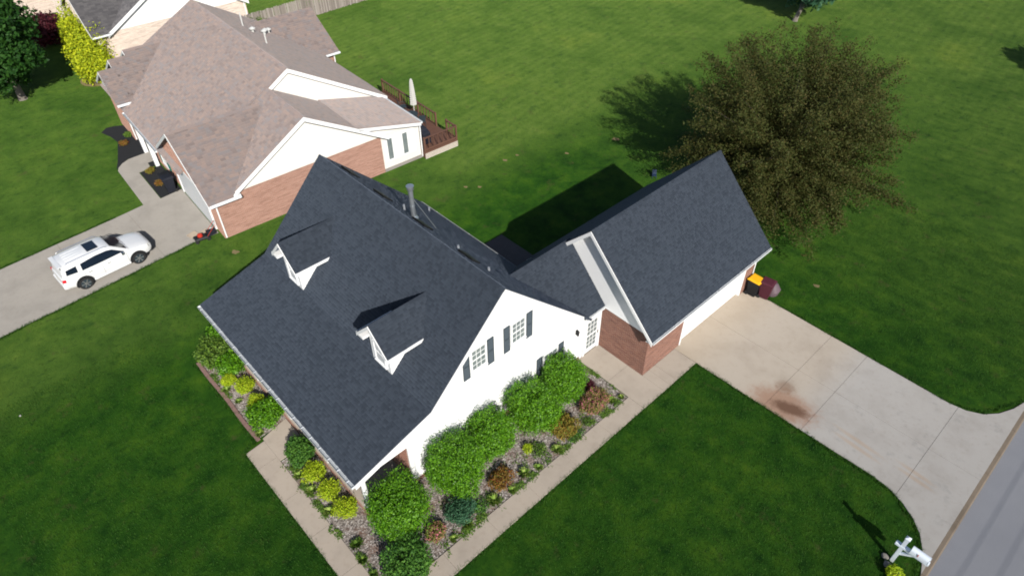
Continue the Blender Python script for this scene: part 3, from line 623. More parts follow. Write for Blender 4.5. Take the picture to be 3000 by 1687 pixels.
MB().box(-12.47, WU-0.02, 2.36, 2.415, 0.0, 2.74).build('front_wall', 'brick_red', house)
MB().box(-12.5, WU+0.02, 2.5, 12.32, 0.0, 0.245).build('foundation', 'brick_red', house)
MB().box(-12.47, WU-0.02, 12.285, 12.33, 0.25, 2.66).build('rear_wall', 'white_siding', house)
# porch: brick edged slab, beam, columns, downspout
MB().box(-12.5, -0.30, 0.30, 2.36, 0.0, 0.30).build('porch_floor', 'brick_red', house)
MB().box(-12.48, -0.32, 0.34, 2.36, 0.302, 0.33).build('porch_slab', 'walk_concrete', house)
bm_ = MB(); bm_.box(-12.47, -0.29, 0.36, 0.58, 2.50, 2.78); bm_.box(-0.53, -0.285, 0.58, 2.36, 2.50, 2.78); bm_.build('porch_beam', 'white_trim', house)
for x in (-0.46, -3.4, -6.4, -9.4, -12.3):
    cm = MB(); cm.box(x-0.13, x+0.13, 0.35, 0.61, 0.33, 0.52); cm.tube([(x, 0.48, 0.52), (x, 0.48, 1.4), (x, 0.48, 2.38)], [0.105, 0.105, 0.09], 16); cm.box(x-0.13, x+0.13, 0.35, 0.61, 2.38, 2.499)
    cm.build('porch_column', 'white_trim', house, smooth=True)
for x in (-4.2, -7.6, -10.4): window(house, frame((x, 2.355, 0.9), (1, 0, 0), (0, 0, 1)), 0.9, 1.35)
MB().box(-6.15, -5.2, 2.30, 2.354, 0.33, 2.4).build('front_door', 'shutter_slate', house)
# trim: rakes, soffits, corner boards
def rake(pts, parent, off, th=0.03, hgt=0.20, mat='white_trim', drop=0.03, name='rake_board'):
    """fascia board below a roof edge; pts along the edge, off = outward vector"""
    o_ = Vector(off).normalized()*th; mb_ = MB()
    for a, b in zip(pts[:-1], pts[1:]):
        a, b = Vector(a)-Vector((0,0,drop)), Vector(b)-Vector((0,0,drop)); mb_.prism([a, b, b-Vector((0,0,hgt)), a-Vector((0,0,hgt))], o_)
    return mb_.build(name, mat, parent)
def soffit(pts, parent, off, mat='white_trim', drop=0.15):
    mb_ = MB(); o_ = Vector(off)
    for a, b in zip(pts[:-1], pts[1:]):
        a, b = Vector(a)-Vector((0,0,drop)), Vector(b)-Vector((0,0,drop)); mb_.prism([a, b, b+o_, a+o_], (0, 0, -0.02))
    return mb_.build('soffit', mat, parent)
er = [(0.002, 0, HF), (0.002, VK, HK), (0.002, VR, HR), (0.002, 11.95, HE+0.62)]
rake(er, house, (1, 0, 0), hgt=0.24); soffit(er, house, (-0.25, 0, 0))
el = [(L0-0.002, 0, HF), (L0-0.002, VK, HK), (L0-0.002, VR, HR), (L0-0.002, VE, HE)]
rake(el, house, (-1, 0, 0), hgt=0.14, th=0.012); soffit(el, house, (0.25, 0, 0))
eg = [(GE, GV0-0.002, GEZ), (GU, GV0-0.002, GZ)]; eg2 = [(GU, GV0-0.002, GZ), (2*GU-GE, GV0-0.002, GEZ)]
rake(eg, house, (0, -1, 0), hgt=0.22); rake(eg2, house, (0, -1, 0), hgt=0.22); soffit(eg, house, (0, 0.31, 0)); soffit(eg2, house, (0, 0.31, 0))
eh = [(GE, GV1+0.002, GEZ), (GU, GV1+0.002, GZ), (2*GU-GE, GV1+0.002, GEZ)]; rake(eh, house, (0, 1, 0), hgt=0.14, th=0.012); soffit(eh, house, (0, -0.31, 0))
MB().box(-0.28, -0.225, 12.16, 12.3, 0.1, 2.75).build('corner_board', 'white_trim', house)
MB().box(-0.30, -0.21, 2.40, 2.52, 0.25, 2.9).build('corner_board', 'white_trim', house)
MB().tube([(-0.17, 2.60, 2.85), (-0.17, 2.60, 0.3)], 0.035, 8).build('downspout', 'gutter_white', house)
def gutter(a, b, out, parent, w=0.12, h=0.11, hang=0.6, mat='gutter_white', up=0.0):
    """open eaves gutter with its hanger straps"""
    a, b, o_ = Vector(a), Vector(b), Vector(out).normalized(); z = Vector((0,0,1)); a = a+z*up; b = b+z*up; g = MB(); t_ = 0.012
    g.prism([a, a-z*h, a-z*h+o_*t_, a+o_*t_], b-a); g.prism([a-z*h, a-z*h+o_*w, a-z*(h-t_)+o_*w, a-z*(h-t_)], b-a)
    g.prism([a-z*h+o_*w, a+o_*(w+0.02), a+o_*(w+0.02)+z*0.012, a-z*h+o_*(w+t_)], b-a)
    for e in (a, b): g.prism([e, e-z*h, e-z*h+o_*w, e+o_*w], (b-a).normalized()*0.008)
    ob = g.build('gutter', mat, parent); L = (b-a).length; n = int(L/hang); d = (b-a).normalized()
    MB().prism([a-z*0.07+o_*t_, b-z*0.07+o_*t_, b-z*0.07+o_*w, a-z*0.07+o_*w], (0, 0, -0.005)).build('gutter_bed', 'gutter_inside', ob)
    for i in range(n):
        p = a+d*(i+0.5)*L/n; MB().prism([p+o_*0.005+z*0.012, p+o_*(w+0.015)+z*0.012, p+o_*(w+0.015)+z*0.012+d*0.03, p+o_*0.005+z*0.012+d*0.03], (0, 0, 0.008)).build('gutter_hanger', 'gutter_white', ob)
    return ob
gutter((L0, -0.005, HF-0.03), (0.0, -0.005, HF-0.03), (0, -1, 0), house, hang=0.62)
gutter((L0, VE+0.005, HE-0.03), (-4.6, VE+0.005, HE-0.03), (0, 1, 0), house, w=0.05, hang=2.5, mat='gutter_inside')
gutter((GE+0.005, GV0, GEZ-0.03), (GE+0.005, GV1, GEZ-0.03), (1, 0, 0), house, w=0.06, hang=3.0)
gutter((-0.095, 12.3, 2.75), (-0.095, 13.5, 2.75), (1, 0, 0), house, w=0.05, hang=1.0)
MB().box(-12.75, -0.02, 0.0, 0.30, 2.72, 2.74).build('soffit', 'white_trim', house)
MB().box(2.5, 2.84, GV0+0.02, GV1-0.02, 2.58, 2.60).build('soffit', 'white_trim', house)
# windows, shutters, vent, lamp on the gable wall
for vc in (6.11, 8.2):
    window(house, frame((WU+0.016, vc, 4.28), (0, 1, 0), (0, 0, 1)), 0.66, 1.06)
    for s_ in (-1, 1): shutter(house, frame((WU+0.018, vc+s_*0.62, 4.0), (0, 1, 0), (0, 0, 1)), 0.33, 1.42)
for vc in (10.15,):
    window(house, frame((WU+0.016, vc, 0.95), (0, 1, 0), (0, 0, 1)), 0.8, 1.15)
    for s_ in (-1, 1): shutter(house, frame((WU+0.018, vc+s_*0.68, 0.75), (0, 1, 0), (0, 0, 1)), 0.33, 1.42)
vm = MB(frame((WU+0.012, 7.334, 6.62), (0, 1, 0), (0, 0, 1)))
vm.prism([(0.30*math.cos(6.283*i/24), 0.30*math.sin(6.283*i/24), 0) for i in range(24)], (0, 0, 0.035)); vent = vm.build('gable_vent', 'vinyl_white', house)
for k in range(5):
    y = -0.2+k*0.09; x = math.sqrt(0.26**2-y*y); MB(frame((WU+0.012, 7.334, 6.62), (0, 1, 0), (0, 0, 1))).box(-x, x, y, y+0.05, 0.036, 0.044).build('louvre', 'white_trim', vent)
lm = MB(); lm.box(WU, WU+0.05, 11.78, 11.90, 2.0, 2.25); lm.tube([(WU+0.12, 11.84, 1.95), (WU+0.12, 11.84, 2.2), (WU+0.12, 11.84, 2.3)], [0.05, 0.075, 0.01], 8); lm.build('wall_lamp', 'black_plastic', house)
# link between house and garage with a glazed door
MB().box(-4.7, WU-0.03, 12.26, 13.54, 0.0, 2.70).build('link_wall', 'white_siding', house)
dz = frame((WU+0.0, 12.95, 0.12), (0, 1, 0), (0, 0, 1))
f = MB(dz); f.box(-0.58, -0.46, -0.12, 2.42, -0.03, 0.05); f.box(0.46, 0.58, -0.12, 2.42, -0.03, 0.05); f.box(-0.46, 0.46, 2.12, 2.42, -0.03, 0.048); f.build('door_frame', 'white_trim', house)
d = MB(dz); d.box(-0.455, -0.33, 0.02, 2.11, -0.02, 0.03); d.box(0.33, 0.455, 0.02, 2.11, -0.02, 0.03); d.box(-0.33, 0.33, 0.02, 0.25, -0.02, 0.029); d.box(-0.33, 0.33, 1.98, 2.11, -0.02, 0.029); d.box(-0.33, 0.33, 1.06, 1.13, -0.02, 0.028)
for x in (-0.11, 0.11): d.box(x-0.012, x+0.012, 0.25, 1.98, -0.01, 0.022)
for y in (0.52, 0.79, 1.41, 1.70): d.box(-0.33, 0.33, y-0.012, y+0.012, -0.01, 0.021)
door = d.build('glazed_door', 'white_trim', house)
for y0, y1 in ((0.25, 1.06), (1.13, 1.98)): MB(dz).box(-0.33, 0.33, y0, y1, -0.015, 0.008).build('pane', 'window_glass', door)
MB(dz).box(0.36, 0.42, 0.95, 1.15, 0.031, 0.07).build('door_handle', 'chrome', door)
# garage walls: brick below, siding in the gable, overhead door
gw0 = frame((0, 13.56, 0), (1, 0, 0), (0, 0, 1))
siding([(-4.45, 2.62), (2.44, 2.62), (2.44, 2.95), (GU, 6.46), (-4.45, 3.05)], gw0, 'garage_gable_siding', 'white_siding', house)
MB().prism([(-4.45, 13.572, 2.5), (2.44, 13.572, 2.5), (2.44, 13.572, 2.9), (GU, 13.572, 6.4), (-4.45, 13.572, 3.0)], (0, 0.1, 0)).build('gable_backing', 'white_siding', house)
MB().prism([(-4.45, 22.44, 2.5), (2.44, 22.44, 2.5), (2.44, 22.44, 2.9), (GU, 22.44, 6.4), (-4.45, 22.44, 3.0)], (0, -0.1, 0)).build('gable_backing', 'white_siding', house)
MB().box(-4.5, 2.46, 13.57, 13.8, 0.0, 2.60).build('garage_wall', 'brick_red', house)
MB().box(-4.5, 2.46, 22.2, 22.45, 0.0, 2.60).build('garage_wall', 'brick_red', house)
MB().box(-4.5, -4.25, 13.8, 22.2, 0.0, 2.60).build('garage_wall', 'brick_red', house)
MB().box(2.22, 2.462, 13.8, 16.33, 0.0, 2.60).build('garage_wall', 'brick_red', house)
MB().box(2.22, 2.462, 21.57, 22.2, 0.0, 2.60).build('garage_wall', 'brick_red', house)
MB().box(2.22, 2.458, 16.33, 21.57, 2.25, 2.60).build('garage_lintel', 'white_trim', house)
for y in (16.33, 21.46): MB().box(2.30, 2.475, y, y+0.11, 0.041, 2.25).build('garage_door_jamb', 'white_trim', house)
gd = MB().box(2.26, 2.31, 16.44, 21.46, 0.05, 2.249).build('garage_door', 'white_trim', house)
for j in range(4):
    for i in range(6):
        y0 = 16.44+i*5.02/6; z0 = 0.05+j*0.55; MB().box(2.312, 2.335, y0+0.06, y0+5.02/6-0.06, z0+0.06, z0+0.49).build('door_panel', 'white_siding', gd, bevel=0.012)
MB().tube([(2.5, 22.35, 2.7), (2.5, 22.4, 0.2)], 0.035, 8).build('downspout', 'gutter_white', house)
# dormers
def dormer(uc, name='dormer'):
    hw, vf, vb = 0.62, 3.53, 6.05; zt, ze = 6.42, 5.34; oh = 0.42; slope = (zt-ze)/(hw+oh)
    dm = MB(); dm.prism([(uc-hw, vf, 3.85), (uc+hw, vf, 3.85), (uc+hw, vf, ze+0.25), (uc, vf, zt-0.12), (uc-hw, vf, ze+0.25)], (0, 0.08, 0))
    root = dm.build(name, 'white_siding', house)
    sp = lambda v_: v_+0.418
    for s_ in (-1, 1):
        x = uc+s_*hw
        pl = [(vf+0.02, sp(vf)-0.08), (ze-0.3, ze-0.02), (vf+0.02, ze+0.05)]
        mt = frame((x, 0, 0), (0, 1, 0), (0, 0, 1)) if s_ > 0 else frame((x, 0, 0), (0, -1, 0), (0, 0, 1))
        pl2 = pl if s_ > 0 else [(-p[0], p[1]) for p in pl][::-1]
        siding(pl2, mt, 'cheek_siding', 'white_siding', root)
        xe = uc+s_*(hw+oh)
        roof_plane([(xe, vf-0.28, ze), (uc, vf-0.28, zt), (uc, vb, zt), (xe, ze-0.38, ze)], 'dormer_roof', 'roof_slate', root, rr, thick=0.06, over=0.0)
        # boxed eave and fascia
        b = MB(); b.prism([(xe, vf-0.28, ze-0.05), (xe-s_*(oh-0.02), vf-0.28, ze-0.05), (xe-s_*(oh-0.02), vf-0.28, ze-0.16), (xe, vf-0.28, ze-0.16)], (0, 0.55, 0)); b.build('eave_return', 'white_trim', root)
        b = MB(); b.prism([(xe+s_*0.03, vf-0.29, ze+0.01), (xe, vf-0.29, ze+0.01), (xe, vf-0.29, ze-0.12), (xe+s_*0.03, vf-0.29, ze-0.12)], (0, ze-0.40-vf+0.29, 0)); b.build('eave_fascia', 'white_trim', root)
        rake([(xe, vf-0.285, ze), (uc, vf-0.285, zt)], root, (0, -1, 0), hgt=0.16)
    fr_ = frame((uc, vf-0.005, 4.25), (1, 0, 0), (0, 0, 1)); window(root, fr_, 0.6, 0.95, 1, 1, pane='pale_glass')
    ridge_caps((uc, vf-0.28, zt), (uc, vb, zt), 12, root, 'roof_slate', (1, 0, -slope), (-1, 0, -slope), 0.13)
    return root
dormer(-3.08); dormer(-9.82)
# roof fittings
fl = MB(); fl.tube([(-6.68, 8.14, 6.7), (-6.68, 8.14, 6.96), (-6.68, 8.14, 7.06)], [0.20, 0.2, 0.11], 16); fl.tube([(-6.68, 8.14, 7.0), (-6.68, 8.14, 8.35)], 0.105, 16); fl.tube([(-6.68, 8.14, 7.55), (-6.68, 8.14, 7.6)], 0.118, 16)
flue = fl.build('flue_pipe', 'galvanized', house, smooth=True)
fc = MB(); fc.tube([(-6.68, 8.14, 8.36), (-6.68, 8.14, 8.40), (-6.68, 8.14, 8.55)], [0.12, 0.15, 0.15], 16); fc.tube([(-6.68, 8.14, 8.56), (-6.68, 8.14, 8.60)], [0.17, 0.03], 16); fc.build('flue_cap', 'galvanized', flue, smooth=True)
fb = MB(); fb.tube([(-6.75, 8.2, 7.9), (-7.35, 8.75, 6.36)], 0.014, 6); fb.tube([(-6.62, 8.2, 7.9), (-6.3, 9.0, 6.1)], 0.014, 6); fb.build('flue_brace', 'galvanized', flue)
for u_ in (-11.35, -8.75, -5.85, -2.85):
    v0 = 7.95; z_ = HR-(v0-VR)*0.98
    b = MB(); b.prism([(u_-0.42, v0-0.16, z_+0.16), (u_-0.42, v0+0.28, z_-0.27), (u_-0.42, v0+0.28, z_-0.18), (u_-0.42, v0-0.12, z_+0.26)], (0.84, 0, 0)); b.build('roof_vent', 'black_plastic', house, bevel=0.02)
for u_, v_, h_ in ((-7.6, 8.3, 0.28), (-10.7, 11.7, 0.2), (-1.9, 8.2, 0.16), (-3.9, 8.3, 0.14)):
    z_ = HR-(v_-VR)*0.98; MB().tube([(u_, v_, z_-0.05), (u_, v_, z_+h_)], 0.05, 8).build('plumbing_vent', 'pipe_lead', house)

# ------------------------------------------------------------------ neighbouring house: brown roof, pink brick, white gables
nh = tag(empty('family_house', (NB_O[0], NB_O[1], 0), NB_A), 'brown shingled brick house with white gables behind the parked white car', 'house')
rb = random.Random(23); S = 0.595
def nroof(poly, name='roof_slope', **kw): return roof_plane(poly, name, 'roof_brown', nh, rb, expo=0.19, wmin=0.16, wmax=0.34, **kw)
ZM, VM, U2 = 6.70, 7.78, -4.42           # main ridge
nroof([(U2, VM, ZM), (-20.1, VM, ZM), (-20.1, -0.22, 2.50), (U2, -0.22, 2.50)])
nroof([(U2, VM, ZM), (-20.1, VM, ZM), (-20.1, 14.3, 2.82), (U2, 14.3, 2.82)])
nroof([(0.3, 6.28, 5.88), (U2+0.1, 6.28, 5.88), (U2-1.5, 1.12, 2.81), (0.3, 1.12, 2.81)])           # lower block, front
nroof([(0.3, 6.28, 5.88), (U2+0.1, 6.28, 5.88), (U2+0.1, 9.49, 3.97), (0.3, 9.49, 3.97)])             # lower block, rear
nroof([(0.3, 9.40, 4.02), (U2+0.1, 9.40, 4.02), (U2+0.1, 13.9, 2.86), (0.3, 13.9, 2.86)], 'sunroom_roof')
nroof([(U2-0.2, 13.9, 2.86), (U2-0.2, 9.4, 4.02), (U2+0.12, 9.4, 4.02), (U2+0.12, 13.9, 2.86)], 'sunroom_roof')
FU, FZ = -3.70, 5.50                      # garage gable facing the drive
nroof([(FU, -0.22, FZ), (FU, 5.75, FZ), (0.55, 1.15, 2.84), (0.55, -0.22, 2.84)], 'garage_roof')
nroof([(FU, -0.22, FZ), (FU, 5.75, FZ), (-7.9, 2.0, 2.88), (-7.9, -0.22, 2.88)], 'garage_roof')
for (uk, zk, vk_, vb_) in ((-18.55, 5.0, 1.77, 5.2), (-18.15, 4.76, 0.60, 2.4), (-17.55, 4.40, -0.35, 1.2)):   # stepped front gables
    if vk_ > 1: nroof([(uk, vk_, zk), (uk, vb_, zk), (-15.05, 0.6, 2.9), (-15.05, -0.43, 2.9), (-17.55, -0.35, 4.40), (-17.56, 0.59, 4.405), (-18.15, 0.60, 4.76), (-18.16, 1.76, 4.766)][:4] if False else [(uk, vk_, zk), (uk, vb_, zk), (-15.05, 1.5, 2.9), (-15.05, vk_, 2.9)], 'wing_roof')
    else: nroof([(uk, vk_, zk), (uk, vb_, zk), (-15.05, vb_, 2.9), (-15.05, vk_-0.08, 2.9)], 'wing_roof')
    nroof([(uk, vk_, zk), (uk, vb_, zk), (2*uk+15.05, vb_, 2.9), (2*uk+15.05, vk_, 2.9)], 'wing_roof')
    MB().prism([(2*uk+15.3, vk_+0.25, 2.7), (-15.3, vk_+0.25, 2.7), (-15.3, vk_+0.25, 2.92), (uk, vk_+0.25, zk-0.12), (2*uk+15.3, vk_+0.25, 2.92)], (0, 0.1, 0)).build('front_gable', 'white_siding', nh)
    rake([(uk, vk_-0.002, zk), (2*uk+15.05, vk_-0.002, 2.9)], nh, (0, -1, 0), hgt=0.2); rake([(-15.05, vk_-0.002, 2.9), (uk, vk_-0.002, zk)], nh, (0, -1, 0), hgt=0.2)
nroof([(-17.3, 10.5, 5.05), (-17.3, 15.7, 5.05), (-13.4, 15.6, 2.78), (-13.4, 13.6, 2.78)], 'rear_wing_roof')
nroof([(-17.3, 10.5, 5.05), (-17.3, 15.7, 5.05), (-20.6, 15.6, 2.78), (-20.6, 13.6, 2.78)], 'rear_wing_roof')
MB().prism([(-20.3, 15.4, 2.6), (-13.7, 15.4, 2.6), (-17.0, 15.4, 4.85)], (0, -0.1, 0)).build('rear_gable', 'white_siding', nh)
ridge_caps((-20.1, VM, ZM), (U2, VM, ZM), 34, nh, 'roof_brown', (0, -1, -S), (0, 1, -S), 0.2)
ridge_caps((0.3, 6.28, 5.88), (U2, 6.28, 5.88), 11, nh, 'roof_brown', (0, -1, -S), (0, 1, -S), 0.2)
ridge_caps((FU, -0.2, FZ), (FU, 5.7, FZ), 14, nh, 'roof_brown', (1, 0, -S), (-1, 0, -S), 0.2)
ridge_caps((-18.55, 1.8, 5.0), (-18.55, 5.2, 5.0), 8, nh, 'roof_brown', (1, 0, -S), (-1, 0, -S), 0.2)
# walls
MB().box(-14.0, -0.2, 0.2, 11.12, 0.0, 2.68).build('brick_wall', 'brick_pink', nh)
MB().box(-20.0, -13.5, 0.15, 14.0, 0.0, 2.68).build('brick_wall', 'brick_pink', nh)
MB().box(-18.6, -15.35, -0.12, 0.14, 0.0, 2.7).build('brick_wall', 'brick_pink', nh)
MB().box(-20.3, -13.7, 14.0, 15.3, 0.0, 2.6).build('brick_wall', 'brick_pink', nh)
MB().box(-10.0, -0.22, 11.13, 14.0, 0.22, 2.75).build('sunroom_wall', 'cream_siding', nh)
MB().box(-10.0, -0.18, 11.13, 14.04, 0.0, 0.218).build('sunroom_base', 'grey_concrete', nh)
siding([(1.5, 2.70), (11.05, 2.70), (11.05, 2.85), (6.28, 5.72), (1.5, 2.87)], frame((-0.17, 0, 0), (0, 1, 0), (0, 0, 1)), 'gable_siding', 'cream_siding', nh, expo=0.125)
MB().prism([(-0.19, 0.4, 2.6), (-0.19, 11.05, 2.6), (-0.19, 11.05, 2.8), (-0.19, 6.28, 5.66), (-0.19, 1.3, 2.75), (-0.19, 0.4, 2.75)], (-0.12, 0, 0)).build('gable_backing', 'cream_siding', nh)
siding([(11.0, 2.70), (13.9, 2.70), (13.9, 2.80), (9.6, 3.86)], frame((-0.205, 0, 0), (0, 1, 0), (0, 0, 1)), 'sunroom_siding', 'cream_siding', nh, expo=0.125)
siding([(6.2, 5.6), (9.3, 3.85), (14.1, 2.8), (VM, 6.58)], frame((U2+0.06-0.3, 0, 0), (0, 1, 0), (0, 0, 1)), 'upper_gable_siding', 'cream_siding', nh, expo=0.125)
MB().prism([(U2-0.27, 2.0, 2.7), (U2-0.27, 14.0, 2.7), (U2-0.27, VM, 6.55)], (-0.1, 0, 0)).build('gable_backing', 'cream_siding', nh)
ea = [(0.302, 1.12, 2.81), (0.302, 6.28, 5.88), (0.302, 11.43, 2.82)]
rake(ea, nh, (1, 0, 0), hgt=0.26); soffit(ea, nh, (-0.5, 0, 0))
rake([(0.302, 9.49, 3.98), (0.302, 13.9, 2.86)], nh, (1, 0, 0), hgt=0.2)
e2 = [(U2+0.002, 6.2, 5.76), (U2+0.002, VM, ZM), (U2+0.002, 14.3, 2.82)]
rake(e2, nh, (1, 0, 0), hgt=0.26); soffit(e2, nh, (-0.4, 0, 0))
rake([(0.56, -0.222, 2.84), (FU, -0.222, FZ)], nh, (0, -1, 0), hgt=0.2); rake([(FU, -0.222, FZ), (-7.9, -0.222, 2.88)], nh, (0, -1, 0), hgt=0.2)
MB().prism([(-7.7, 0.1, 2.6), (0.3, 0.1, 2.6), (0.3, 0.1, 2.85), (FU, 0.1, FZ-0.12), (-7.7, 0.1, 2.85)], (0, 0.15, 0)).build('front_gable', 'brick_pink', nh)
MB().box(-0.1, 0.3, 0.25, 1.7, 2.60, 2.68).build('eave_box', 'white_trim', nh)
gutter((0.56, -0.2, 2.82), (0.56, 1.6, 2.82), (1, 0, 0), nh, hang=1.5)
gutter((-15.0, -0.42, 2.88), (-15.0, 0.6, 2.88), (1, 0, 0), nh, hang=1.0)
gutter((-8.0, -0.24, 2.49), (-14.6, -0.24, 2.49), (0, -1, 0), nh, hang=2.0)
gutter((-13.35, 14.4, 2.77), (-13.35, 15.6, 2.77), (1, 0, 0), nh, hang=1.0)
gutter((0.28, 13.92, 2.84), (-4.3, 13.92, 2.84), (0, 1, 0), nh, hang=2.0)
for x, y in ((-0.12, 0.28), (-15.25, -0.05), (-0.14, 14.05), (-13.6, 15.2)): MB().tube([(x, y, 2.72), (x, y, 0.1)], 0.045, 8).build('downspout', 'white_trim', nh)
MB().box(-6.55, -1.55, 0.14, 0.195, 0.03, 2.3).build('garage_door', 'white_trim', nh)
for x in (-6.75, -1.55): MB().box(x, x+0.2, 0.10, 0.198, 0.03, 2.42).build('garage_door_jamb', 'white_trim', nh)
MB().box(-6.75, -1.35, 0.09, 0.197, 2.3, 2.5).build('garage_lintel', 'white_trim', nh)
window(nh, frame((-9.3, 0.19, 0.75), (1, 0, 0), (0, 0, 1)), 0.95, 1.5, 2, 2)
for x in (-10.05, -8.55): MB().box(x-0.18, x+0.18, 0.14, 0.19, 0.6, 2.3).build('shutter', 'teal_paint', nh)
wl = MB(); wl.box(-7.15, -7.0, 0.0, 0.19, 1.75, 2.05); wl.build('wall_lamp', 'black_plastic', nh)
for x in (-13.2, -10.9): MB().box(x-0.12, x+0.12, -0.22, 0.02, 0.03, 2.39).build('porch_post', 'white_trim', nh)
for yc in (11.95, 13.1): 
    fr_ = MB(frame((-0.22, yc, 0.75), (0, 1, 0), (0, 0, 1))); fr_.box(-0.5, -0.42, -0.05, 1.6, 0, 0.05); fr_.box(0.42, 0.5, -0.05, 1.6, 0, 0.05); fr_.box(-0.42, 0.42, 1.52, 1.6, 0, 0.05); fr_.box(-0.42, 0.42, -0.05, 0.03, 0, 0.05); fr_.box(-0.06, 0.06, 0.03, 1.52, 0, 0.045)
    wf = fr_.build('sunroom_window', 'white_trim', nh)
    MB(frame((-0.22, yc, 0.75), (0, 1, 0), (0, 0, 1))).box(-0.42, -0.06, 0.03, 1.52, 0.005, 0.02).build('pane', 'window_glass', wf)
    MB(frame((-0.22, yc, 0.75), (0, 1, 0), (0, 0, 1))).box(0.06, 0.42, 0.03, 1.52, 0.005, 0.03).build('blind', 'vinyl_white', wf)
nv = MB(frame((-0.16, 6.28, 4.55), (0, 1, 0), (0, 0, 1))); nv.prism([(0.27*math.cos(6.283*i/20), 0.27*math.sin(6.283*i/20), 0) for i in range(20)], (0, 0, 0.03)); nv.build('gable_vent', 'vinyl_white', nh)
def on_rear(v_): return ZM-(v_-VM)*0.595
for x, y, h_ in ((-15.3, 9.45, 0.95), (-11.0, 9.3, 0.75)): MB().tube([(x, y, on_rear(y)-0.05), (x, y, on_rear(y)+h_)], 0.05, 8).build('vent_pipe', 'pipe_white', nh)
for x, y in ((-15.2, 10.9), (-14.6, 10.6), (-14.0, 9.6), (-15.9, 11.4)):
    z_ = on_rear(y); t_ = MB(); t_.tube([(x, y, z_-0.05), (x, y, z_+0.2)], 0.09, 10); t_.tube([(x, y, z_+0.2), (x, y, z_+0.26), (x, y, z_+0.36)], [0.2, 0.22, 0.05], 12); t_.build('turbine_vent', 'pipe_white', nh, smooth=True)

# deck with railing behind the sunroom
def NBW(x, y, z=0): p_ = nbw(x, y); return (p_[0], p_[1], z)
deck = tag(empty('wooden_deck', NBW(-4.5, 15.3), NB_A), 'brown timber deck with railing behind the white sunroom', 'deck')
DX0, DX1, DY0, DY1, DZ = -4.9, 4.7, -1.25, 1.45, 0.55
MB().box(DX0, DX1, DY0, DY1, 0.05, DZ-0.03).build('deck_frame', 'deck_brown', deck)
n = 20
for i in range(n): 
    w = (DY1-DY0)/n; MB().box(DX0-0.02, DX1+0.02, DY0+i*w+0.006, DY0+(i+1)*w-0.006, DZ-0.028, DZ).build('deck_board', 'deck_brown', deck)
sk = MB()
for k in range(24): sk.box(DX1+0.02, DX1+0.035, DY0+k*0.1125, DY0+k*0.1125+0.06, 0.02, 0.42)
for k in range(4): sk.box(DX1+0.036, DX1+0.045, DY0, DY1, 0.04+k*0.11, 0.09+k*0.11)
tag(sk.build('lattice_skirt', 'lattice_cream', deck), kind='stuff')
posts = [(DX1-0.05, DY0+0.05), (DX1-0.05, DY1-0.05), (3.55, DY1-0.05), (2.25, DY1-0.05), (0.0, DY1-0.05), (-2.4, DY1-0.05), (-4.8, DY1-0.05)]
for x, y in posts: MB().box(x-0.055, x+0.055, y-0.055, y+0.055, DZ, DZ+1.05).build('rail_post', 'deck_brown', deck)
for a, b in ((0, 1), (1, 2), (3, 4), (4, 5), (5, 6)):
    (x0, y0), (x1, y1) = posts[a], posts[b]
    MB().beam((x0, y0, DZ+0.97), (x1, y1, DZ+0.97), 0.14, 0.04).build('hand_rail', 'deck_brown', deck); MB().beam((x0, y0, DZ+0.12), (x1, y1, DZ+0.12), 0.05, 0.09).build('bottom_rail', 'deck_brown', deck)
    L = math.dist((x0, y0), (x1, y1)); k = int(L/0.34)
    for i in range(1, k): t_ = i/k; x, y = x0+(x1-x0)*t_, y0+(y1-y0)*t_; MB().box(x-0.022, x+0.022, y-0.022, y+0.022, DZ+0.16, DZ+0.95).build('baluster', 'deck_brown', deck)
# closed parasol, covered grill, chairs on the deck
um = tag(empty('patio_umbrella', NBW(-4.2, 16.2, DZ)), 'closed white ruffled patio umbrella standing on the brown deck', 'umbrella')
MB().tube([(0, 0, 0), (0, 0, 3.0)], 0.025, 8).build('pole', 'pipe_white', um)
sec = []
for i in range(28):
    t_ = i/27; z_ = 1.05+1.9*t_; r_ = (0.17*(1-t_)**0.5+0.07)*(1.0 if i % 2 else 0.72)
    sec.append([((r_*(1+0.12*math.sin(6*a)))*math.cos(a), (r_*(1+0.12*math.sin(6*a)))*math.sin(a), z_) for a in [6.283*j/16 for j in range(16)]])
MB().loft(sec).build('canopy', 'cloth_white', um)
MB().tube([(0, 0, 0.0), (0, 0, 0.09), (0, 0, 0.12)], [0.24, 0.22, 0.06], 14).build('base', 'metal_dark', um)
gr = tag(empty('covered_grill', NBW(-1.25, 14.75, DZ), NB_A), 'barbecue grill under a black cover at the deck corner', 'grill')
MB().loft([[(-0.78, -0.3, 0.05), (0.78, -0.3, 0.05), (0.78, 0.3, 0.05), (-0.78, 0.3, 0.05)], [(-0.75, -0.3, 0.82), (0.75, -0.3, 0.82), (0.75, 0.3, 0.82), (-0.75, 0.3, 0.82)],
           [(-0.45, -0.26, 1.0), (0.45, -0.26, 1.0), (0.45, 0.26, 1.0), (-0.45, 0.26, 1.0)], [(-0.42, -0.14, 1.17), (0.42, -0.14, 1.17), (0.42, 0.16, 1.17), (-0.42, 0.16, 1.17)]]).build('cover', 'cover_black', gr, bevel=0.03)
for sx in (-0.6, 0.6): MB().tube([(sx-0.03, 0.25, 0.07), (sx+0.03, 0.25, 0.07)], 0.07, 10).build('wheel', 'rubber', gr)
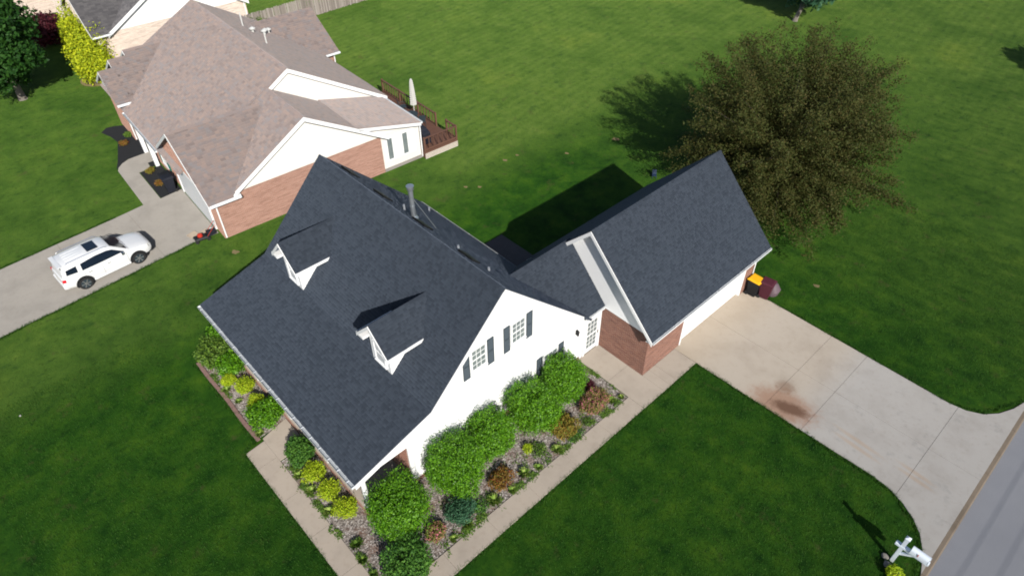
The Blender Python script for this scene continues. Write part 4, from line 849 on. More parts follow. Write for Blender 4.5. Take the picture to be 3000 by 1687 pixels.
def patio_chair(x, y, rz, label, mat='metal_dark'):
    c = tag(empty('patio_chair', NBW(x, y, DZ), rz), label, 'chair')
    MB().box(-0.24, 0.24, -0.22, 0.24, 0.40, 0.44).build('seat', mat, c, bevel=0.01)
    b = MB(); b.prism([(-0.24, 0.22, 0.42), (0.24, 0.22, 0.42), (0.22, 0.36, 0.98), (-0.22, 0.36, 0.98)], (0, 0.03, 0)); b.build('backrest', mat, c)
    for sx in (-1, 1):
        for y0 in (-0.2, 0.22): MB().tube([(sx*0.23, y0, 0.41), (sx*0.25, y0*1.1, 0)], 0.014, 6).build('leg', mat, c)
        MB().tube([(sx*0.27, -0.2, 0.41), (sx*0.27, -0.2, 0.62), (sx*0.27, 0.26, 0.64)], 0.014, 6).build('arm', mat, c)
    return c
patio_chair(-2.9, 15.95, R(-120), 'dark metal patio chair between the closed umbrella and the deck rail post')
patio_chair(-5.6, 16.1, R(160), 'dark metal patio chair half hidden behind the brown roof edge')
tb = tag(empty('patio_table', NBW(-3.7, 15.6, DZ)), 'round dark patio table beside the closed umbrella', 'table')
MB().tube([(0, 0, 0.70), (0, 0, 0.73)], 0.5, 20).build('table_top', 'metal_dark', tb); MB().tube([(0, 0, 0), (0, 0, 0.7)], 0.04, 8).build('leg', 'metal_dark', tb)

# ------------------------------------------------------------------ houses farther off
fh = tag(empty('family_house', (*nbw(-28.7, 1.6), 0), NB_A), 'grey roofed tan brick house with white gable at the top edge', 'house')
def froof(poly, name='roof_slope'): return roof_plane(poly, name, 'roof_grey', fh, rb, expo=0.17, wmin=0.25, wmax=0.55)
MB().box(-16, 0, 0.3, 13.0, 0, 2.95).build('brick_wall', 'brick_tan', fh)
MB().prism([(0.02, 1.5, 2.955), (0.02, 12.9, 2.955), (0.02, 7.2, 6.35)], (-0.15, 0, 0)).build('gable', 'white_siding', fh)
froof([(0.35, 1.2, 2.95), (0.35, 7.2, 6.52), (-16, 7.2, 6.52), (-16, 1.2, 2.95)]); froof([(0.35, 13.2, 2.95), (0.35, 7.2, 6.52), (-16, 7.2, 6.52), (-16, 13.2, 2.95)])
rake([(0.352, 1.2, 2.98), (0.352, 7.2, 6.55), (0.352, 13.2, 2.98)], fh, (1, 0, 0), hgt=0.3); soffit([(0.35, 1.2, 2.95), (0.35, 7.2, 6.52), (0.35, 13.2, 2.95)], fh, (-0.35, 0, 0))
froof([(0.4, 0.0, 3.0), (0.4, 1.4, 3.0), (-4.4, 6.0, 5.85), (-4.4, 0.0, 5.85)], 'wing_roof'); froof([(-9.2, 0.0, 3.0), (-9.2, 1.4, 3.0), (-4.4, 6.0, 5.85), (-4.4, 0.0, 5.85)], 'wing_roof')
rake([(0.4, -0.002, 3.0), (-4.4, -0.002, 5.85), (-9.2, -0.002, 3.0)], fh, (0, -1, 0), hgt=0.24)
MB().prism([(-9.0, 0.25, 2.9), (0.2, 0.25, 2.9), (-4.4, 0.25, 5.6)], (0, 0.1, 0)).build('front_gable', 'brick_tan', fh)
gutter((0.4, 0.0, 2.97), (0.4, 1.45, 2.97), (1, 0, 0), fh, hang=1.0)
for y in (0.45, 12.85): MB().tube([(0.06, y, 2.9), (0.06, y, 0.1)], 0.05, 8).build('downspout', 'white_trim', fh)
f3 = tag(empty('family_house', (*nbw(-46.5, -2.5), 0), NB_A), 'distant pale brick house wall with white gutter in the top left corner', 'house')
MB().box(-12, 0, 0, 11, 0, 2.95).build('brick_wall', 'brick_tan', f3)
roof_plane([(0.5, -0.5, 3.0), (0.5, 11.5, 3.0), (-6, 11.5, 6.2), (-6, -0.5, 6.2)], 'roof_slope', 'roof_grey', f3, rb, expo=0.2, wmin=0.3, wmax=0.6)
roof_plane([(-12.5, -0.5, 3.0), (-12.5, 11.5, 3.0), (-6, 11.5, 6.2), (-6, -0.5, 6.2)], 'roof_slope', 'roof_grey', f3, rb, expo=0.2, wmin=0.3, wmax=0.6)
gutter((0.5, -0.5, 2.97), (0.5, 11.5, 2.97), (1, 0, 0), f3, hang=3.0)
# wooden privacy fence
fence = tag(empty('wooden_fence', (-48.0, 19.5, 0), R(1)), 'weathered wooden picket privacy fence behind the brown roofed house', 'fence')
pk = MB().prism([(0, -0.068, 0.03), (0, 0.068, 0.03), (0, 0.068, 1.78), (0, 0.035, 1.85), (0, -0.035, 1.85), (0, -0.068, 1.78)], (0.02, 0, 0)).build('picket', 'fence_wood', fence)
pk.location = (0, 0, 0)
for i in range(1, 115):
    c = pk.copy(); COL.objects.link(c); c.parent = fence; c.location = (rng.uniform(-0.03, 0.03), i*0.15, rng.uniform(-0.05, 0.03)); c.rotation_euler = (rng.uniform(-0.012, 0.012), 0, rng.uniform(-0.12, 0.12))
for z_ in (0.35, 0.95, 1.5): MB().box(-0.06, -0.02, -0.1, 16.8, z_, z_+0.09).build('rail', 'fence_wood_dark', fence)
for i in range(8): MB().box(-0.15, -0.062, i*2.38-0.05, i*2.38+0.05, 0, 1.8).build('post', 'fence_wood_dark', fence)

# ------------------------------------------------------------------ parked car on the neighbour's drive
def car():
    root = tag(empty('parked_car', (-22.72, -1.76, 0.03), R(3.8)), 'white sport utility car parked on the neighbouring concrete drive', 'car')
    def sec(y, w, zb, zt, crown=0.02):
        half = [(0.0, zb), (w*0.82, zb), (w*0.96, zb+0.08), (w, zb+0.22), (w, zb+(zt-zb)*0.55), (w*0.985, zt-0.16), (w*0.93, zt-0.04), (w*0.80, zt), (w*0.4, zt+crown*0.8), (0.0, zt+crown)]
        return [(x, y, z) for x, z in half] + [(-x, y, z) for x, z in half[-2:0:-1]]
    st = [(-2.36, 0.70, 0.50, 0.92), (-2.33, 0.80, 0.42, 1.02), (-2.20, 0.88, 0.36, 1.07), (-1.9, 0.915, 0.32, 1.09), (-1.0, 0.925, 0.30, 1.08), (0.2, 0.925, 0.30, 1.06), (1.0, 0.922, 0.30, 1.06), (1.35, 0.92, 0.32, 1.05),
          (1.75, 0.905, 0.34, 1.01), (2.05, 0.87, 0.36, 0.96), (2.22, 0.80, 0.38, 0.90), (2.32, 0.70, 0.42, 0.82), (2.36, 0.55, 0.48, 0.74)]
    body = MB().loft([sec(*q, 0.03) for q in st]).build('body', 'car_white', root, smooth=True)
    # cabin: glasshouse loft
    def cs(y, wb, wt, zb, zt): 
        h_ = [(wb, zb), (wb*0.965+wt*0.035, zb+0.1*(zt-zb)), (wt+0.05, zt-0.10), (wt, zt-0.03), (wt*0.86, zt), (0, zt+0.025)]
        return [(x, y, z) for x, z in h_]+[(-x, y, z) for x, z in h_[-2::-1]]
    cab = [(-2.30, 0.80, 0.74, 1.0, 1.02), (-2.16, 0.84, 0.72, 1.04, 1.48), (-2.06, 0.86, 0.70, 1.04, 1.66), (-1.8, 0.87, 0.70, 1.04, 1.70), (-0.8, 0.88, 0.70, 1.03, 1.73), (0.05, 0.88, 0.70, 1.03, 1.71), (0.35, 0.88, 0.69, 1.02, 1.66), (1.22, 0.86, 0.78, 1.0, 1.06)]
    MB().loft([cs(*q) for q in cab]).build('cabin', 'car_white', root, smooth=True)
    def quad(name, pts, mat, off):
        P = [Vector(p) for p in pts]; n_ = (P[1]-P[0]).cross(P[2]-P[1]).normalized()
        if n_.dot(Vector(off)) < 0: P = P[::-1]; n_ = -n_
        MB().prism([p+n_*0.004 for p in P], n_*0.010).build(name, mat, root, bevel=0.004)
    quad('windshield', [(-0.74, 1.10, 1.145), (0.74, 1.10, 1.145), (0.62, 0.42, 1.655), (-0.62, 0.42, 1.655)], 'dark_glass', (0, 1, 1))
    quad('rear_window', [(-0.70, -2.235, 1.18), (0.70, -2.235, 1.18), (0.63, -2.10, 1.60), (-0.63, -2.10, 1.60)], 'dark_glass', (0, -1, 0.5))
    MB().box(-0.66, 0.66, -2.24, -2.02, 1.665, 1.70).build('roof_spoiler', 'car_white', root, bevel=0.012)
    for s_ in (-1, 1):
        P = lambda y, z: (s_*(0.868-(z-1.06)*0.20+0.006), y, z)
        quad('side_window', [P(0.92, 1.13), P(-0.45, 1.11), P(-1.28, 1.12), P(-1.24, 1.50), P(-0.45, 1.58), P(0.15, 1.565), P(0.40, 1.50)], 'dark_glass', (s_, 0, 0.2))
        quad('quarter_window', [P(-1.50, 1.14), P(-2.05, 1.20), P(-1.99, 1.47), P(-1.46, 1.49)], 'dark_glass', (s_, 0, 0.2))
        MB().tube([(s_*0.66, -1.85, 1.705), (s_*0.67, -1.75, 1.775), (s_*0.67, 0.1, 1.775), (s_*0.665, 0.25, 1.70)], 0.018, 6).build('roof_rail', 'chrome', root)
        mr = MB(); mr.loft([[(s_*0.90, 0.72, 1.06), (s_*0.90, 0.80, 1.06), (s_*0.90, 0.80, 1.14), (s_*0.90, 0.72, 1.14)], [(s_*0.98, 0.70, 1.04), (s_*0.98, 0.84, 1.06), (s_*0.98, 0.84, 1.21), (s_*0.98, 0.70, 1.22)], [(s_*1.10, 0.71, 1.06), (s_*1.10, 0.80, 1.08), (s_*1.10, 0.80, 1.19), (s_*1.10, 0.71, 1.20)]]); mr.build('mirror', 'chrome', root, bevel=0.015)
        for y in (0.0, -0.98): MB().box(s_*0.935-0.014, s_*0.935+0.014, y-0.09, y+0.09, 0.90, 0.93).build('door_handle', 'chrome', root)
        for y in (-0.35, 0.95, -1.25): MB().box(s_*0.924-0.004, s_*0.924+0.004, y-0.004, y+0.004, 0.42, 1.02).build('door_gap', 'black_plastic', root)
        MB().box(s_*0.90-0.05, s_*0.90+0.05, -0.98, 0.98, 0.29, 0.40).build('sill', 'car_white', root, bevel=0.02)
        quad('headlight', [(s_*0.80, 2.12, 0.90), (s_*0.60, 2.30, 0.86), (s_*0.58, 2.345, 0.72), (s_*0.86, 2.13, 0.74)], 'lamp_clear', (s_, 1, 0.6))
        quad('tail_light', [(s_*0.885, -2.20, 0.86), (s_*0.80, -2.345, 0.86), (s_*0.80, -2.335, 1.04), (s_*0.885, -2.18, 1.04)], 'tail_red', (s_, -1, 0))
        for y in (-1.43, 1.43):
            a_ = MB(); n_ = 18; pts = [(s_*0.932, y+0.455*math.cos(math.pi*i/n_), 0.37+0.46*math.sin(math.pi*i/n_)) for i in range(n_+1)] + [(s_*0.932, y-0.40, 0.28), (s_*0.932, y+0.40, 0.28)]
            a_.prism(pts, (s_*-0.05, 0, 0)); a_.build('wheel_arch', 'black_plastic', root)
            w_ = MB(); w_.tube([(s_*0.70, y, 0.36), (s_*0.72, y, 0.36), (s_*0.92, y, 0.36), (s_*0.95, y, 0.36)], [0.33, 0.36, 0.36, 0.325], 28); wh = w_.build('wheel', 'rubber', root, smooth=True)
            r_ = MB(); r_.tube([(s_*0.951, y, 0.36), (s_*0.953, y, 0.36)], [0.25, 0.245], 24); r_.build('rim_disc', 'metal_dark', wh)
            sp_ = MB()
            for k in range(6):
                a = 6.283*k/6; sp_.beam((s_*0.958, y+0.05*math.cos(a), 0.36+0.05*math.sin(a)), (s_*0.960, y+0.24*math.cos(a), 0.36+0.24*math.sin(a)), 0.045, 0.014, (1, 0, 0))
            sp_.tube([(s_*0.952, y, 0.36), (s_*0.97, y, 0.36)], 0.055, 12); sp_.build('rim_spokes', 'alloy', wh)
    MB().box(-0.50, 0.50, 2.345, 2.385, 0.52, 0.76).build('grille', 'black_plastic', root, bevel=0.02)
    MB().loft([[(-0.78, 2.10, 0.36), (0.78, 2.10, 0.36), (0.78, 2.10, 0.50), (-0.78, 2.10, 0.50)], [(-0.62, 2.385, 0.36), (0.62, 2.385, 0.36), (0.60, 2.385, 0.47), (-0.60, 2.385, 0.47)]]).build('front_bumper', 'black_plastic', root, bevel=0.02)
    MB().loft([[(-0.84, -2.20, 0.40), (0.84, -2.20, 0.40), (0.84, -2.20, 0.66), (-0.84, -2.20, 0.66)], [(-0.72, -2.42, 0.40), (0.72, -2.42, 0.40), (0.72, -2.42, 0.64), (-0.72, -2.42, 0.64)]]).build('rear_bumper', 'car_white', root, bevel=0.03)
    MB().box(-0.26, 0.26, -2.375, -2.345, 0.70, 0.84).build('number_plate', 'cloth_grey', root)
    quad('sunroof', [(-0.44, -0.62, 1.757), (0.44, -0.62, 1.757), (0.42, -0.05, 1.737), (-0.42, -0.05, 1.737)], 'dark_glass', (0, 0, 1))
    for x in (-0.36, -0.12, 0.12, 0.36): MB().box(x-0.012, x+0.012, -1.75, -0.75, 1.728, 1.748).build('roof_rib', 'car_white', root, bevel=0.006)
    return root
car()

# ------------------------------------------------------------------ mailbox, bins and other small things
mbx = tag(empty('mailbox', (14.28, 13.29, 0)), 'white mailbox on a white post with crossarm beside the kerb', 'mailbox')
MB().box(-0.065, 0.065, -0.065, 0.065, 0, 1.58).build('post', 'vinyl_white', mbx, bevel=0.006)
MB().loft([[(-0.085, -0.085, 1.58), (0.085, -0.085, 1.58), (0.085, 0.085, 1.58), (-0.085, 0.085, 1.58)], [(-0.085, -0.085, 1.61), (0.085, -0.085, 1.61), (0.085, 0.085, 1.61), (-0.085, 0.085, 1.61)], [(-0.01, -0.01, 1.68), (0.01, -0.01, 1.68), (0.01, 0.01, 1.68), (-0.01, 0.01, 1.68)]]).build('post_cap', 'vinyl_white', mbx)
MB().box(-0.24, 0.92, -0.08, 0.08, 1.0, 1.10).build('crossarm', 'vinyl_white', mbx, bevel=0.006)
MB().beam((0.05, 0, 0.62), (0.45, 0, 1.0), 0.08, 0.08).build('brace', 'vinyl_white', mbx)
n_ = 10; pr = [(0.0, -0.13, 1.115), (0.0, 0.13, 1.115)]+[(0.0, 0.13*math.cos(math.pi*i/n_), 1.25+0.13*math.sin(math.pi*i/n_)) for i in range(n_+1)]
bx_ = MB().prism([(0.26, y, z) for _, y, z in pr], (0.60, 0, 0)).build('box', 'vinyl_white', mbx, smooth=True)
MB().prism([(0.862, y*1.05, z+0.002) for _, y, z in pr], (0.015, 0, 0)).build('box_door', 'vinyl_white', bx_)
MB().box(0.5, 0.52, -0.146, -0.133, 1.2, 1.36).build('flag', 'red_paint', bx_)

def wheelie(x, y, rz, body, lid, label, h=1.02, z0=0.03):
    r = tag(empty('wheeled_bin', (x, y, z0), rz), label, 'bin')
    MB().loft([[(-0.22, -0.24, 0.06), (0.22, -0.24, 0.06), (0.22, 0.22, 0.06), (-0.22, 0.22, 0.06)], [(-0.29, -0.33, h-0.06), (0.29, -0.33, h-0.06), (0.29, 0.30, h-0.06), (-0.29, 0.30, h-0.06)], [(-0.31, -0.35, h-0.05), (0.31, -0.35, h-0.05), (0.31, 0.32, h-0.05), (-0.31, 0.32, h-0.05)], [(-0.31, -0.35, h), (0.31, -0.35, h), (0.31, 0.32, h), (-0.31, 0.32, h)]]).build('body', body, r, bevel=0.015)
    MB().loft([[(-0.33, -0.37, h+0.004), (0.33, -0.37, h+0.004), (0.33, 0.34, h+0.004), (-0.33, 0.34, h+0.004)], [(-0.33, -0.37, h+0.03), (0.33, -0.37, h+0.03), (0.33, 0.34, h+0.04), (-0.33, 0.34, h+0.04)], [(-0.25, -0.27, h+0.07), (0.25, -0.27, h+0.07), (0.25, 0.28, h+0.09), (-0.25, 0.28, h+0.09)]]).build('lid', lid, r, bevel=0.012)
    MB().tube([(-0.26, 0.40, h-0.03), (0.26, 0.40, h-0.03)], 0.02, 8).build('handle', body, r)
    for s_ in (-1, 1): MB().tube([(s_*0.20, 0.24, 0.10), (s_*0.26, 0.24, 0.10)], 0.10, 14).build('wheel', 'rubber', r)
    return r
wheelie(2.88, 22.12, R(90), 'black_plastic', 'yellow_plastic', 'dark wheeled bin with yellow lid against the brick garage')
wheelie(3.42, 22.38, R(100), 'maroon_plastic', 'maroon_plastic', 'maroon wheeled bin standing at the driveway edge by the garage')
t_ = tag(empty('garden_bag', (3.55, 23.0, 0.0)), 'dull mauve sack slumped in the grass behind the maroon bin', 'bag')
MB().loft([[(0.30*math.cos(a), 0.36*math.sin(a), 0.0) for a in [6.283*k/12 for k in range(12)]], [(0.36*math.cos(a), 0.40*math.sin(a)+0.03*math.sin(3*a), 0.28) for a in [6.283*k/12 for k in range(12)]], [(0.20*math.cos(a), 0.26*math.sin(a), 0.55) for a in [6.283*k/12 for k in range(12)]], [(0.07*math.cos(a), 0.1*math.sin(a), 0.66) for a in [6.283*k/12 for k in range(12)]]]).build('sack', 'purple_dull', t_, smooth=True)
p_ = nbw(-7.15, -0.45); wheelie(p_[0], p_[1], R(0)+NB_A, 'cover_black', 'cover_black', 'black wheeled bin between the black mulch bed and the garage door', 1.05)
p_ = nbw(-7.85, -0.35); wheelie(p_[0], p_[1], R(6)+NB_A, 'black_plastic', 'black_plastic', 'black wheeled bin standing in the black mulch bed', 0.9)
mw = tag(empty('lawn_mower', (*nbw(-0.95, -0.85), 0.02), R(-8)), 'red and black push mower at the corner of the brick garage', 'mower')
MB().loft([[(-0.24, -0.42, 0.10), (0.24, -0.42, 0.10), (0.24, 0.30, 0.10), (-0.24, 0.30, 0.10)], [(-0.26, -0.44, 0.18), (0.26, -0.44, 0.18), (0.26, 0.34, 0.18), (-0.26, 0.34, 0.18)], [(-0.18, -0.34, 0.27), (0.18, -0.34, 0.27), (0.18, 0.24, 0.27), (-0.18, 0.24, 0.27)]]).build('deck', 'black_plastic', mw, bevel=0.02)
MB().tube([(0, -0.08, 0.26), (0, -0.08, 0.40), (0, -0.08, 0.44)], [0.15, 0.14, 0.08], 14).build('engine', 'red_paint', mw)
MB().loft([[(-0.2, 0.30, 0.15), (0.2, 0.30, 0.15), (0.2, 0.30, 0.42), (-0.2, 0.30, 0.42)], [(-0.18, 0.78, 0.22), (0.18, 0.78, 0.22), (0.18, 0.78, 0.40), (-0.18, 0.78, 0.40)]]).build('grass_bag', 'cover_black', mw)
for sx in (-1, 1):
    MB().tube([(sx*0.2, 0.25, 0.2), (sx*0.19, 0.9, 0.85)], 0.013, 6).build('handle_bar', 'red_paint', mw)
    for y in (-0.36, 0.3): MB().tube([(sx*0.25, y, 0.10), (sx*0.30, y, 0.10)], 0.10, 12).build('wheel', 'rubber', mw)
MB().tube([(-0.19, 0.9, 0.85), (0.19, 0.9, 0.85)], 0.014, 6).build('handle_grip', 'rubber', mw)
for k, (x, y, a, w, lb) in enumerate(((-1.72, -1.15, 12, 0.42, 'flat brown tray on the concrete in front of the red mower'), (-1.55, -0.52, 8, 0.34, 'small flat brown tray by the garage door corner'))):
    q = tag(empty('plastic_tray', (*nbw(x, y), 0.031), R(a)), lb, 'tray'); MB().box(-w/2, w/2, -w*0.62, w*0.62, 0, 0.02).build('tray_base', 'cardboard', q, bevel=0.004)
    for sx, sy, lx, ly in ((-1, 0, 0.02, w*1.24), (1, 0, 0.02, w*1.24), (0, -1, w, 0.02), (0, 1, w, 0.02)): MB().box(sx*w/2-lx/2, sx*w/2+lx/2, sy*w*0.62-ly/2, sy*w*0.62+ly/2, 0.021, 0.07).build('tray_rim', 'cardboard', q)
bgp = tag(empty('plastic_bag', (*nbw(-1.2, -0.2), 0.03)), 'crumpled white bag at the foot of the brick garage corner', 'bag')
MB().loft([[(r0*(1+0.2*math.sin(3*a+k))*math.cos(a), r0*(1+0.2*math.sin(2*a+2*k))*math.sin(a), z_) for a in [6.283*i/11 for i in range(11)]] for k, (r0, z_) in enumerate(((0.16, 0), (0.22, 0.12), (0.17, 0.26), (0.07, 0.36)))]).build('sack', 'cloth_white', bgp)
ch = tag(empty('lawn_chair', (-7.6, 27.3, 0.0), R(40)), 'small blue lawn chair in the shade behind the garage', 'chair')
MB().box(-0.25, 0.25, -0.25, 0.25, 0.34, 0.38).build('seat', 'blue_plastic', ch, bevel=0.01); b = MB(); b.prism([(-0.25, 0.25, 0.36), (0.25, 0.25, 0.36), (0.24, 0.42, 0.85), (-0.24, 0.42, 0.85)], (0, 0.03, 0)); b.build('backrest', 'blue_plastic', ch)
ch.scale = (0.55, 0.55, 0.55)
for sx in (-0.22, 0.22):
    for y in (-0.22, 0.22): MB().box(sx-0.025, sx+0.025, y-0.025, y+0.025, 0, 0.339).build('leg', 'blue_plastic', ch)
lt = tag(MB().loft([[(0.035*math.cos(a), 0.04*math.sin(a), z_*0.6) for a in [6.283*i/9 for i in range(9)]] for z_ in (0.02, 0.05, 0.09)]).build('scrap', 'cloth_grey'), 'tiny pale scrap lying on the left lawn', 'litter'); lt.location = (-14.96, -8.23, 0)
# overhead wires along the street: only their shadows fall into view
for k, (u_, z_) in enumerate(((28.2, 8.8), (29.9, 9.3))):
    tag(MB().tube([(u_, -60+i*10, z_-0.5*math.sin(math.pi*((i*10) % 50)/50)) for i in range(16)], 0.011, 5).build('utility_wire', 'wire_black'), ('lower', 'upper')[k]+' of the overhead wires shading the street', 'wire', 'overhead wires along the street')
# ------------------------------------------------------------------ planting round our house
big = 'large clipped shrubs along the gable wall'
for k, (x, y, rx, ry, h, lb) in enumerate((
    (0.75, 1.10, 1.30, 1.25, 2.25, 'large round green shrub at the open porch corner'),
    (1.0, 3.70, 1.22, 1.22, 2.65, 'largest green shrub, second from the porch corner'),
    (0.72, 5.72, 1.0, 1.02, 2.45, 'green shrub in the middle of the gable wall row'),
    (1.0, 7.95, 1.15, 1.15, 2.6, 'green shrub second from the glazed door'),
    (0.72, 9.98, 1.05, 1.12, 2.45, 'green shrub nearest to the glazed door'))):
    shrub('round_shrub', x, y, rx, ry, h, 'leaf_green', lb, n=26000, leaf=0.038, seed=k, group=big, lobes=9)
shrub('round_shrub', 2.5, 0.15, 0.98, 0.98, 1.4, 'leaf_dark', 'dark green shrub at the bottom edge beside the walk', n=6500, leaf=0.05, seed=20)
shrub('juniper', 2.1, 2.95, 0.58, 0.62, 0.75, 'leaf_blue', 'blue green mounded bush in the gravel near the corner shrub', n=3200, leaf=0.04, seed=21)
shrub('azalea', 2.05, 1.75, 0.42, 0.45, 0.5, 'leaf_azalea', 'small red flowering bush in the gravel near the bottom edge', n=1500, leaf=0.04, seed=22)
shrub('barberry', 2.05, 5.05, 0.48, 0.62, 0.5, 'leaf_red', 'dark reddish low bush in front of the middle shrubs', n=1700, leaf=0.04, seed=23)
shrub('spirea', 2.05, 8.70, 0.66, 0.72, 0.7, 'leaf_spirea', 'orange tinged green bush beside the walk', n=3200, leaf=0.045, seed=24)
shrub('azalea', 2.05, 10.65, 0.60, 0.85, 0.6, 'leaf_azalea', 'wide pink flowering bush at the walk corner', n=3600, leaf=0.04, seed=25)
shrub('azalea', 1.3, 11.25, 0.26, 0.30, 0.42, 'leaf_plum', 'small purple leaved bush by the door walk', n=700, leaf=0.035, seed=26)
shrub('yellow_flower', 1.75, 6.85, 0.26, 0.26, 0.35, 'leaf_gold', 'bright yellow flower clump in the gravel', cat='flowers', n=600, leaf=0.03, seed=27)
shrub('ground_cover', 2.0, 7.2, 0.45, 0.42, 0.22, 'leaf_olive', 'low olive plant behind the yellow flowers', cat='plant', n=700, leaf=0.035, seed=28)
shrub('ground_cover', 2.35, 3.75, 0.35, 0.5, 0.2, 'leaf_dark', 'low dark green plant beside the reddish bush', cat='plant', n=600, leaf=0.035, seed=29)
shrub('ground_cover', 2.62, 8.9, 0.22, 0.6, 0.18, 'leaf_dark', 'low green edging plant below the orange tinged bush', cat='plant', n=500, leaf=0.03, seed=30)
shrub('ground_cover', 2.5, 9.75, 0.25, 0.3, 0.2, 'leaf_olive', 'small dull green plant between the orange and pink bushes', cat='plant', n=450, leaf=0.03, seed=31)
for k, (x, y, r_, h, lb) in enumerate(((2.5, 5.95, 0.36, 0.42, 'spiky pale grass tuft beside the reddish bush'), (2.55, 4.25, 0.38, 0.45, 'spiky pale grass tuft at the walk, third shrub row'), (2.6, 7.75, 0.32, 0.36, 'spiky grass tuft below the yellow flowers'),
        (2.45, 11.35, 0.32, 0.36, 'pale yellow grass tuft at the walk corner'), (2.6, 2.85, 0.3, 0.3, 'grass tuft by the blue green bush'), (2.68, 2.1, 0.24, 0.25, 'small grass tuft by the red flowering bush'), (2.66, 6.6, 0.26, 0.22, 'short green tuft along the walk edge'),
        (2.62, 11.85, 0.2, 0.24, 'little grey green tuft in the corner of the door walk'), (2.68, 5.1, 0.24, 0.22, 'short green tuft between the two spiky tufts'))):
    tuft('grass_tuft', x, y, r_, h, lb, n=75, seed=k)
# front bed
shrub('leafy_shrub', -12.15, -0.35, 0.95, 0.85, 1.05, 'leaf_olive', 'leafy green shrub at the far end of the front bed', n=5200, leaf=0.055, seed=40)
shrub('leafy_shrub', -11.0, -0.15, 0.72, 0.70, 0.9, 'leaf_green', 'green shrub behind the small yellow bush in the front bed', n=3800, leaf=0.055, seed=41)
shrub('leafy_shrub', -13.1, 0.6, 0.7, 0.8, 1.15, 'leaf_green', 'dark green shrub in the shade of the house corner', n=3200, leaf=0.055, seed=42)
gold = 'golden spirea along the front bed'
for k, (x, y, r_, h, lb) in enumerate(((-10.35, -0.62, 0.34, 0.5, 'small yellow green bush nearest to the far shrubs'), (-9.45, -0.22, 0.45, 0.62, 'round yellow bush alone in the gravel of the front bed'), (-8.25, -0.25, 0.42, 0.6, 'yellow bush pressed against the big green shrub'),
        (-3.35, -0.28, 0.52, 0.6, 'yellow bush next to the dark porch shrub'), (-2.2, -0.25, 0.48, 0.6, 'middle one of the three yellow bushes below the eave'), (-1.1, -0.2, 0.5, 0.62, 'yellow bush nearest to the porch corner'))):
    shrub('golden_spirea', x, y, r_, r_, h, 'leaf_gold', lb, n=2200, leaf=0.035, seed=50+k, group=gold)
shrub('leafy_shrub', -7.25, -0.32, 0.82, 0.78, 0.95, 'leaf_green', 'big green shrub at the porch path with paver edging', n=4600, leaf=0.055, seed=60)
shrub('leafy_shrub', -4.55, -0.22, 0.72, 0.62, 0.85, 'leaf_dark', 'dark green shrub on the near side of the porch path', n=4200, leaf=0.05, seed=61)
for k, (x, y, r_, h, lb) in enumerate(((-3.75, -0.78, 0.3, 0.3, 'pale tuft beside the dark porch shrub'), (-2.75, -0.75, 0.32, 0.34, 'green spiky tuft between the first two yellow bushes'), (-1.5, -0.72, 0.32, 0.32, 'green tuft by the walk, nearest to the last yellow bush'),
        (0.35, -0.7, 0.34, 0.3, 'broad leaved clump alone at the front walk'), (-9.0, -0.8, 0.22, 0.22, 'tiny yellow green tuft behind the pavers'), (-10.0, -0.9, 0.28, 0.25, 'pale tuft at the far pavers'), (-6.75, -0.95, 0.25, 0.2, 'tuft at the end of the paver row'), (1.0, -0.85, 0.26, 0.22, 'green tuft at the bottom of the front walk'), (1.7, -0.88, 0.24, 0.2, 'last green tuft at the bottom edge of the front walk'))):
    tuft('grass_tuft', x, y, r_, h, lb, n=75, seed=30+k, mat='leaf_olive' if k in (3, 7, 8) else 'leaf_tuft')
shrub('ground_cover', -4.0, -0.75, 0.4, 0.2, 0.16, 'leaf_olive', 'low green edging plant near the dark porch shrub', cat='plant', n=500, leaf=0.03, seed=70)
shrub('ground_cover', -3.15, -0.82, 0.35, 0.16, 0.14, 'leaf_olive', 'low brownish green edging plant by the front walk', cat='plant', n=400, leaf=0.03, seed=71)
# mailbox planting
shrub('leafy_shrub', 14.55, 12.75, 0.30, 0.32, 0.42, 'leaf_gold', 'yellow green plant at the foot of the mailbox', cat='plant', n=900, leaf=0.04, seed=80)
tuft('grass_tuft', 14.75, 12.25, 0.36, 0.4, 'pale green grass tuft below the mailbox at the bottom edge', n=130, seed=81)
for k, (x, y, r_, lb) in enumerate(((14.05, 13.22, 0.13, 'grey stone left of the mailbox post'), (14.25, 12.98, 0.15, 'rounded grey stone right under the mailbox post'), (15.0, 12.6, 0.14, 'pale stone between the mailbox and the kerb'), (14.62, 13.0, 0.1, 'small stone below the mailbox arm'))):
    q = [[(r_*f_*(1+0.18*math.sin(3*a+k))*math.cos(a), r_*f_*0.85*math.sin(a), z_*r_) for a in [6.283*i/10 for i in range(10)]] for f_, z_ in ((0.9, 0), (1.05, 0.4), (0.8, 0.85), (0.3, 1.05))]
    o = tag(MB().loft(q).build('garden_stone', 'grey_concrete', smooth=True), lb, 'stone'); o.location = (x, y, 0.0)
# neighbour's small plants in the black mulch
for k, (x, y, m_, lb) in enumerate(((-15.2, -0.95, 'leaf_red', 'small orange bush in the larger black mulch bed'), (-10.3, -0.75, 'leaf_spirea', 'green and orange plant at the near end of the small mulch bed'), (-8.45, -0.75, 'leaf_red', 'small red plant in the small mulch bed'), (-16.3, 0.05-0.35, 'leaf_olive', 'tiny green plant by the brick wall in the black mulch'))):
    p_ = nbw(x, y); shrub('bedding_plant', p_[0], p_[1], 0.32, 0.32, 0.35, m_, lb, cat='plant', n=600, leaf=0.045, seed=90+k)
